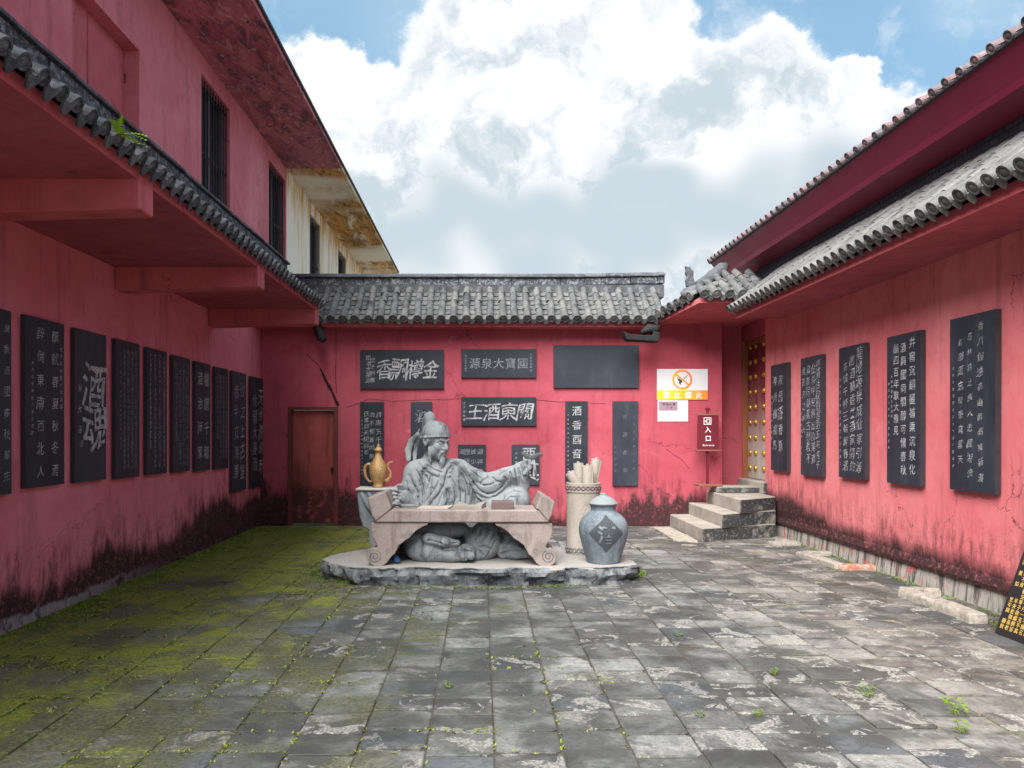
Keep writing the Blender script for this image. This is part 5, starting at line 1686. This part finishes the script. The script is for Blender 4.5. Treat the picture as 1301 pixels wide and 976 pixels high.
for (poly, sg) in ((legL, 1), (legR, -1)):
    for (ya, yb_, nm) in ((TY + .02, TY + .20, 'front'), (TYB - .18, TYB - .02, 'rear')):
        t = MB(); t.prism([tp(*q) for q in poly], 'y', ya, yb_)
        lg = obj('leg', t, 'pink_granite', table, bevel=.006)
        if nm == 'rear':
            continue
        mx = lambda x: x if sg == 1 else 2 * cxp - x
        for (cx_, cy_, r__, tn, a0) in ((475.8, 707.6, 8.4, 1.9, -1.2), (513.8, 681.5, 4.0, 1.5, 2.4), (519.2, 676.8, 3.6, 1.5, -.4), (493.2, 700.5, 3.9, 1.4, 1.8)):
            sp_ = spiral(mx(cx_), cy_, r__, tn, a0 if sg == 1 else math.pi - a0, sg)
            c_ = MB(); c_.tube([(tp(*q)[0], TY + .021, tp(*q)[1]) for q in sp_], [.0062 if r__ > 5 else .0042] * len(sp_), 6)
            obj('carved_scroll', c_, 'cup_stone', lg, True)
# things carved on the table top
ZT = z1
def tt(x, Y): return (x - VX) / F_PX * Y
o = MB(); Y = 8.2
o.tube([(tt(496, Y), Y, ZT + .028), (tt(503, Y), Y, ZT + .045), (tt(510, Y), Y, ZT + .03)], [.02, .026, .022], 8); o.tube([(tt(508, Y), Y - .02, ZT + .026), (tt(532, Y), Y - .06, ZT + .024)], [.018, .012], 8)
o.tube([(tt(499, Y), Y - .03, ZT + .02), (tt(499.5, Y), Y - .04, ZT + .045), (tt(502, Y), Y - .04, ZT + .05)], .014, 7)
tag(obj('brush_rest', o, 'statue', None, True), 'carved stone brush lying on a rest at the left end of the table', 'brush rest')
def sheet(cx, cy, w_, d_, h_, rise, name, label, mat, cat):
    mb = MB(); nx, ny = 12, 5; vs, fs = [], []
    for j in range(ny + 1):
        for i in range(nx + 1):
            a, b = i / nx, j / ny
            zz = ZT + .002 + h_ + rise * (math.sin(a * math.pi * 2.2 + b * 1.5) * .5 + .5) * (.4 + .6 * b)
            vs.append((cx + (a - .5) * w_ + (b - .5) * .05, cy + (b - .5) * d_, zz))
    m_ = len(vs); vs += [(x, y, ZT + .001) for x, y, z in vs]
    for j in range(ny):
        for i in range(nx):
            q = j * (nx + 1) + i
            fs.append((q, q + 1, q + nx + 2, q + nx + 1))
    for i in range(nx):
        fs.append((i, m_ + i, m_ + i + 1, i + 1)); q = ny * (nx + 1) + i; fs.append((q, q + 1, m_ + q + 1, m_ + q))
    for j in range(ny):
        q = j * (nx + 1); fs.append((q, q + nx + 1, m_ + q + nx + 1, m_ + q)); q += nx; fs.append((q, m_ + q, m_ + q + nx + 1, q + nx + 1))
    mb.add(vs, fs)
    return tag(obj(name, mb, mat, None, 'auto'), label, cat)
sheet(tt(553, 8.15), 8.16, .33, .24, .006, .010, 'paper_sheet', 'flat pale stone sheet lying beside the brush on the table', 'paper', 'paper')
sheet(tt(597, 8.15), 8.16, .30, .22, .022, .038, 'open_book', 'wavy open stone book in the middle of the table', 'scroll_stone', 'book')
o = MB(); o.box(tt(624.5, 8.1), tt(652.5, 8.1), 8.02, 8.26, ZT + .001, ZT + .080)
tag(obj('ink_stone', o, 'inkstone', None, False, .006), 'purple-brown stone box on the table below the raised arm', 'box')
o = MB(); o.tube([(tt(500.5, 8.12), 8.10, HB + .03), (tt(504, 8.1), 8.08, HB + .05), (tt(508, 8.1), 8.08, HB + .03)], [.02, .04, .018], 7)
for i, v in enumerate(o.v):
    nn = mnoise.noise(Vector(v) * 30) * .02; o.v[i] = (v[0] + nn, v[1] + nn, v[2] + nn)
tag(obj('blue_wrapper', o, 'blue_rag'), 'crumpled blue plastic wrapper under the left end of the table', 'litter')

# ---------------- pedestal for the ewer
YP = 8.62
pp = lambda x, y, Y=YP: ((x - VX) / F_PX * Y, EYE - (y - VY) / F_PX * Y)
st = MB()
outl = [(455.5, 621.4), (505, 621.4), (506, 627), (499, 650), (494, 700), (474, 703), (472.5, 690), (471, 672), (463.5, 668), (459.5, 655), (457.5, 640), (456, 627)]
st.prism([pp(*q) for q in outl], 'y', YP - .14, YP + .16)
ped = obj('ewer_pedestal', st, 'grey_stand', None, False, .014)
tag(ped, 'blue-grey carved stone pedestal behind the left end of the table', 'pedestal')
for (a, b, c, d) in ((459, 625.5, 478, 660), (468, 625.5, 486, 658), (480, 625, 494, 652)):
    r2_ = MB(); q1, q2 = pp(a, b, YP - .14), pp(c, d, YP - .14)
    r2_.tube([(q1[0], YP - .142, q1[1]), ((q1[0] * .6 + q2[0] * .4), YP - .150, q1[1] * .55 + q2[1] * .45), (q2[0], YP - .142, q2[1])], [.020, .028, .018], 8)
    obj('fluting', r2_, 'grey_stand', ped, True)
t = MB(); q1, q2 = pp(454.6, 621.6), pp(505.5, 619.8); t.box(q1[0], q2[0], YP - .17, YP + .18, q1[1] - .004, q2[1] + .004)
obj('top_slab', t, 'rock_top', ped, False, .006)
ZP = q2[1] + .004
# ---------------- golden ewer
ew = thing('golden_ewer', (pp(480.5, 0)[0], YP, ZP), 'golden lidded ewer with curved spout and handle standing on the pedestal', 'ewer')
kx = YP / F_PX
cx_ = pp(480.6, 0)[0]
b = MB(); b.lathe([(.0, 0), (.062, .0), (.066, .012), (.058, .028), (.052, .045), (.078, .085), (.096, .14), (.102, .19), (.094, .245), (.070, .295), (.046, .335), (.034, .375), (.030, .40), (.034, .412), (.0, .414)], (cx_, YP, ZP), 28)
obj('body', b, 'gold', ew, True)
b = MB(); b.lathe([(.0, 0), (.044, .0), (.047, .014), (.040, .030), (.022, .048), (.012, .058), (.016, .066), (.017, .075), (.007, .088), (.0, .090)], (cx_, YP, ZP + .410), 20)
obj('lid', b, 'gold', ew, True)
def ep(x, y): q = pp(x, y); return (q[0], YP, q[1])
b = MB(); b.tube([ep(487, 609), ep(492, 611), ep(496.4, 606), ep(496.2, 600), ep(493.0, 595), ep(492.6, 591), ep(495, 588), ep(499.6, 586.6)], [.026, .025, .021, .017, .014, .013, .012, .010], 9)
obj('spout', b, 'gold', ew, True)
b = MB(); b.tube([ep(473.6, 611), ep(469, 612), ep(464.6, 606), ep(463.2, 598), ep(464.4, 592), ep(468, 589.6), ep(472, 591), ep(472.6, 595.6)], [.010, .014, .017, .019, .019, .017, .015, .010], 9)
obj('handle', b, 'gold', ew, True)

# ---------------- scroll holder
YC = 8.80; kc = YC / F_PX; cxc = (741 - VX) * kc
sc_ = thing('scroll_holder', (cxc, YC, HB), 'beige stone cylinder with carved bands holding rolled scrolls', 'scroll holder')
rC = 22.0 * kc; hC = EYE - (613 - VY) * kc - HB
b = MB(); b.lathe([(0, 0), (rC * .96, 0), (rC * .98, .012), (rC * .98, .10), (rC * .955, .112), (rC * .955, hC - .115), (rC, hC - .105), (rC, hC - .005), (rC * .97, hC), (rC * .80, hC), (rC * .80, hC - .05), (0, hC - .05)], (cxc, YC, HB), 40)
obj('cylinder', b, 'beige_granite', sc_, 'auto')
for (za, amp, zz) in ((.055, .024, 0), (hC - .055, .020, 1)):
    b = MB(); pts = []
    for k in range(121):
        a = 2 * math.pi * k / 120
        pts.append((cxc + (rC * (.985 if zz == 0 else 1.003)) * math.cos(a), YC + (rC * (.985 if zz == 0 else 1.003)) * math.sin(a), HB + za + amp * math.sin(a * 12)))
    b.tube(pts, .009, 5, False)
    pts = [(cxc + (q[0] - cxc), q[1], 2 * (HB + za) - q[2]) for q in pts]
    b.tube(pts, .007, 5, False)
    obj('carved_band', b, 'cup_stone' if zz == 0 else 'inkstone', sc_, True)
def cp_(x, y, Y=YC): return Vector(((x - VX) / F_PX * Y, Y, EYE - (y - VY) / F_PX * Y))
for (xa, ya, xb, yb_, rr, Y, lb) in ((733.0, 616, 723.5, 600.5, .058, 8.78, 'short scroll leaning left in the stone holder'), (736.5, 616, 734.5, 588.5, .058, 8.90, 'upright scroll left of centre in the stone holder'),
                           (746.5, 616, 746.5, 591.5, .060, 8.70, 'upright scroll with a dark hollow end in the stone holder'), (751.5, 616, 758.0, 583.5, .060, 8.84, 'tall scroll leaning right in the stone holder')):
    a, bq = cp_(xa, ya, Y), cp_(xb, yb_, Y); d = (bq - a).normalized()
    b = MB(); b.tube([a, bq - d * .01, bq, bq, bq - d * .05], [rr, rr, rr * .95, rr * .55, rr * .5], 14, False)
    b.tube([bq - d * .02, bq + d * .014, bq + d * .02], [rr * .34, rr * .34, rr * .2], 8)
    # outer flap of the roll
    sd = d.cross(Vector((0, -1, 0))).normalized()
    b.tube([a + sd * rr * .85 + Vector((0, -rr * .55, 0)), bq + sd * rr * .85 + Vector((0, -rr * .55, 0)) - d * .006], rr * .16, 6)
    tag(obj('stone_scroll', b, 'scroll_stone', None, 'auto'), lb, 'scroll', 'scrolls in the holder')
# ---------------- big jar
YJ = 8.20; kj = YJ / F_PX; cxj = (766.5 - VX) * kj
jar = thing('wine_jar', (cxj, YJ, HB), 'blue-grey stone wine jar with lid and a dark diamond bearing 酒', 'jar')
b = MB()
jp = [(0, .0), (.165, 0), (.178, .006), (.186, .03), (.200, .09), (.232, .19), (.258, .29), (.266, .36), (.258, .42), (.232, .475), (.190, .515), (.150, .545), (.133, .565), (.132, .59), (.142, .615), (.150, .622), (0, .622)]
b.lathe(jp, (cxj, YJ, HB), 48)
jb = obj('body', b, 'jar', jar, 'auto')
b = MB(); b.lathe([(0, .0), (.150, 0), (.158, .012), (.152, .026), (.140, .034), (.115, .060), (.075, .084), (.038, .098), (.034, .104), (.036, .114), (.028, .122), (0, .124)], (cxj, YJ, HB + .624), 40)
obj('lid', b, 'jar_lid', jar, 'auto')
def jr(z):
    for (r0, z0_), (r1, z1_) in zip(jp[1:-1], jp[2:]):
        if z0_ <= z <= z1_ and z1_ > z0_:
            return r0 + (r1 - r0) * (z - z0_) / (z1_ - z0_)
    return .15
def on_jar(ax_, z, off):            # ax_: arc length round the belly from the front
    a = ax_ / .262 - .02
    r_j = jr(z) + off
    return (cxj + r_j * math.sin(a), YJ - r_j * math.cos(a), HB + z)
b = MB(); N_ = 18; hs = .200; zc = .335; vs, fs = [], []
for i in range(N_ + 1):
    for j in range(N_ + 1):
        p_, q_ = -1 + 2 * i / N_, -1 + 2 * j / N_
        vs.append(on_jar((p_ + q_) / 2 * hs * .98, zc + (p_ - q_) / 2 * hs, .003))
fs = [(i * (N_ + 1) + j, i * (N_ + 1) + j + 1, (i + 1) * (N_ + 1) + j + 1, (i + 1) * (N_ + 1) + j) for i in range(N_) for j in range(N_)]
b.add(vs, fs); obj('lozenge', b, 'jar_dark', jb, True)
v2, f2 = glyph('酒', .035)
b = MB(); b.add([on_jar((p_[0] - .0) * .185, zc - .005 + (p_[1]) * .195, .009) for p_ in v2], f2)
obj('emblem', b, 'jar', jb)

# ================================================================== KERB BLOCKS, RUBBLE, WEEDS
def block(cx, cy, lx, ly, h0, rot, mat, label, sag=0., name='kerb_block'):
    mb = MB(); n = 7; h = h0 * .72
    vs, fs = [], []
    ring = []
    for i in range(n): ring.append((-lx / 2 + lx * i / n, -ly / 2))
    for i in range(3): ring.append((lx / 2, -ly / 2 + ly * i / 3))
    for i in range(n): ring.append((lx / 2 - lx * i / n, ly / 2))
    for i in range(3): ring.append((-lx / 2, ly / 2 - ly * i / 3))
    m = len(ring)
    for li, (z, ins) in enumerate(((-.025, 0), (h * .5, 0), (h * .85, .004), (h, .016))):
        for (a, b) in ring:
            nn = mnoise.noise(Vector((a * 9 + cx * 3, b * 9 + cy * 3, z * 12))) * .018
            fx, fy = a * (1 - ins / max(.05, lx / 2)) + nn, b * (1 - ins / max(.05, ly / 2)) + nn
            x = cx + fx * math.cos(rot) - fy * math.sin(rot); y = cy + fx * math.sin(rot) + fy * math.cos(rot)
            vs.append((x, y, z + (nn * .6 if li == 3 else 0) + sag * a))
    for j in range(3):
        fs += [(j * m + k, j * m + (k + 1) % m, (j + 1) * m + (k + 1) % m, (j + 1) * m + k) for k in range(m)]
    fs.append(tuple(3 * m + k for k in range(m)))
    mb.add(vs, fs)
    return tag(obj(name, mb, mat, None, 'auto'), label, 'block', 'broken kerb blocks along the right wall')
block(4.28, 10.70, .42, .16, .07, .08, 'kerb', 'small broken kerb block just right of the steps')
block(4.40, 10.92, .14, .34, .06, .2, 'kerb', 'kerb fragment touching the foot of the steps')
block(4.16, 9.30, .14, .95, .085, .06, 'kerb', 'long pale kerb block halfway along the right wall')
block(4.36, 9.80, .30, .12, .08, .0, 'kerb', 'short kerb block at the far end of the long pale kerb')
block(4.36, 8.80, .40, .15, .085, .05, 'brick', 'broken red brick lying at the near end of the long pale kerb', .0, 'broken_brick')
block(4.14, 7.15, .15, .42, .105, .04, 'kerb', 'cracked kerb block with a chipped end in front of the plinth')
block(4.30, 7.42, .34, .13, .10, -.02, 'kerb', 'kerb block running from the cracked block back to the plinth')
block(4.15, 6.62, .16, .60, .115, .02, 'kerb', 'pale kerb block beside the leaning notice board')

rnd = random.Random(11)
def leaf(mb, c, d, ln, wd, lift):
    s = Vector((-d.y, d.x, 0)); c = Vector(c)
    a = c + d * ln * .5 + s * wd + Vector((0, 0, lift * .7)); b = c + d * ln * .5 - s * wd + Vector((0, 0, lift * .7)); e = c + d * ln + Vector((0, 0, lift))
    mb.add([c, a, e, b], [(0, 1, 2), (0, 2, 3)])
# moss tufts and tiny weeds in the joints and along the shaded wall
ms = MB()
def on_rock(x, y):
    return ((x + .05) / 1.80) ** 2 + ((y - 8.62) / .86) ** 2 < 1
cnt = 0
while cnt < 12000:
    x = XL + (rnd.random() ** 1.9) * 6.2; y = 3.3 + rnd.random() * 9.5
    jx = (x - TX0) / TW; jy = (y - TY0) / TD
    dx = abs(jx - round(jx)) * TW; dy = abs(jy - round(jy)) * TD
    wall = x - XL < .45
    patch = mnoise.fractal(Vector((x * .9, y * .9, 4.)), 1., 2., 4) + (1.0 - (x - XL) / 3.6)
    if not wall and (min(dx, dy) > .022 or patch < .15) and not (patch > .95 and rnd.random() < .5):
        continue
    if on_rock(x, y):
        continue
    for _ in range(rnd.randint(2, 4)):
        a = rnd.random() * 6.28
        leaf(ms, (x + rnd.uniform(-.01, .01), y + rnd.uniform(-.01, .01), -.006), Vector((math.cos(a), math.sin(a), 0)), rnd.uniform(.010, .026), rnd.uniform(.004, .009), rnd.uniform(.003, .018))
    cnt += 1
tag(obj('moss', ms, 'mossleaf'), 'green moss and seedlings in the paving joints along the left wall', 'moss', None, 'stuff')
# grass fringe round the rock and wall foot
wg = MB()
for _ in range(900):
    if rnd.random() < .45:
        a = rnd.uniform(2.9, 6.5); x, y = -.05 + 1.86 * math.cos(a), 8.60 + .86 * math.sin(a)
        x += rnd.uniform(-.03, .05); y -= rnd.uniform(-.02, .05)
    elif rnd.random() < .7:
        x, y = XL + abs(rnd.gauss(0, .10)) + .02, rnd.uniform(5, 12.7)
    else:
        x, y = XR - abs(rnd.gauss(0, .06)) - .03, rnd.uniform(6, 11)
    for _k in range(rnd.randint(2, 5)):
        a = rnd.random() * 6.28
        leaf(wg, (x + rnd.uniform(-.02, .02), y + rnd.uniform(-.02, .02), -.006), Vector((math.cos(a), math.sin(a), 0)), rnd.uniform(.012, .034), rnd.uniform(.003, .007), rnd.uniform(.006, .035))
tag(obj('low_weeds', wg, 'leaf'), 'low weeds fringing the rock slab and the foot of the walls', 'weeds', None, 'stuff')
def weed(x, y, s, label):
    w_ = MB()
    for k in range(9):
        a = 2.4 * k + rnd.uniform(-.3, .3); d = Vector((math.cos(a), math.sin(a), 0))
        st_ = Vector((x, y, -.005)) + d * .008
        q = st_ + d * rnd.uniform(.01, .045) * s + Vector((0, 0, rnd.uniform(.02, .075) * s))
        w_.tube([st_, q], [.0018, .0012], 4)
        for m_ in range(3):
            b_ = a + (m_ - 1) * 1.1
            leaf(w_, q, Vector((math.cos(b_), math.sin(b_), 0)), rnd.uniform(.022, .038) * s, rnd.uniform(.007, .012) * s, rnd.uniform(-.006, .012) * s)
    return tag(obj('weed_plant', w_, 'leaf'), label, 'weed', 'small weeds between the pavers')
def gp(x, y):
    Y = F_PX * EYE / (y - VY); return (x - VX) / F_PX * Y, Y
for (x, y, s, lb) in ((1103, 886, .9, 'small weed with bright leaves between pavers left of the largest weed at lower right'), (1212, 908, 1.15, 'largest leafy weed between pavers at the lower right'),
                      (1222, 930, .8, 'low weed just below the largest weed at lower right'), (889, 910, .45, 'tiny weed seedling in a joint right of the centre foreground'), (963, 909, .45, 'tiny weed seedling beside the weed with bright leaves'),
                      (569, 873, .5, 'tiny yellowish weed in the foreground joint below the table'), (863, 808, .5, 'tiny weed in the paving joint below the wine jar'), (983, 857, .55, 'faint weed on a paver corner below the steps'),
                      (72, 886, .6, 'lone seedling on the mossy pavers at lower left'), (229, 712, 1.3, 'tallest tuft of weeds at the foot of the left wall'), (1264, 797, .7, 'weed at the foot of the leaning notice board'), (1058, 727, .7, 'weed in front of the long pale kerb')):
    gx, gy = gp(x, y)
    weed(gx, gy, s, lb)
# stone chips on the paving
ch = MB()
for _ in range(900):
    x, y = rnd.uniform(XL + .1, XR - .1), 3.4 + rnd.random() ** 1.3 * 9.3
    if on_rock(x, y) or (x > 3.1 and y > 10.8):
        continue
    if x < 2.8 and mnoise.fractal(Vector((x * 1.6, y * 1.6, 9.)), 1., 2., 4) < .0 and rnd.random() < .75:
        continue
    s = rnd.uniform(.0025, .008) * (1.9 if rnd.random() < .05 else 1)
    vs = []
    for k in range(5):
        a = 2 * math.pi * k / 5 + rnd.uniform(-.3, .3); vs.append((x + s * math.cos(a) * rnd.uniform(.7, 1.3), y + s * math.sin(a) * rnd.uniform(.7, 1.3), -.004))
    vs.append((x + rnd.uniform(-.3, .3) * s, y + rnd.uniform(-.3, .3) * s, -.002 + s * rnd.uniform(.5, 1.)))
    ch.add(vs, [(k, (k + 1) % 5, 5) for k in range(5)])
tag(obj('stone_chips', ch, 'chip'), 'pale stone chips scattered over the paving', 'chips', None, 'stuff')

# the lettering helper is not part of the place
bpy.data.objects.remove(_fo); bpy.data.curves.remove(_fc)
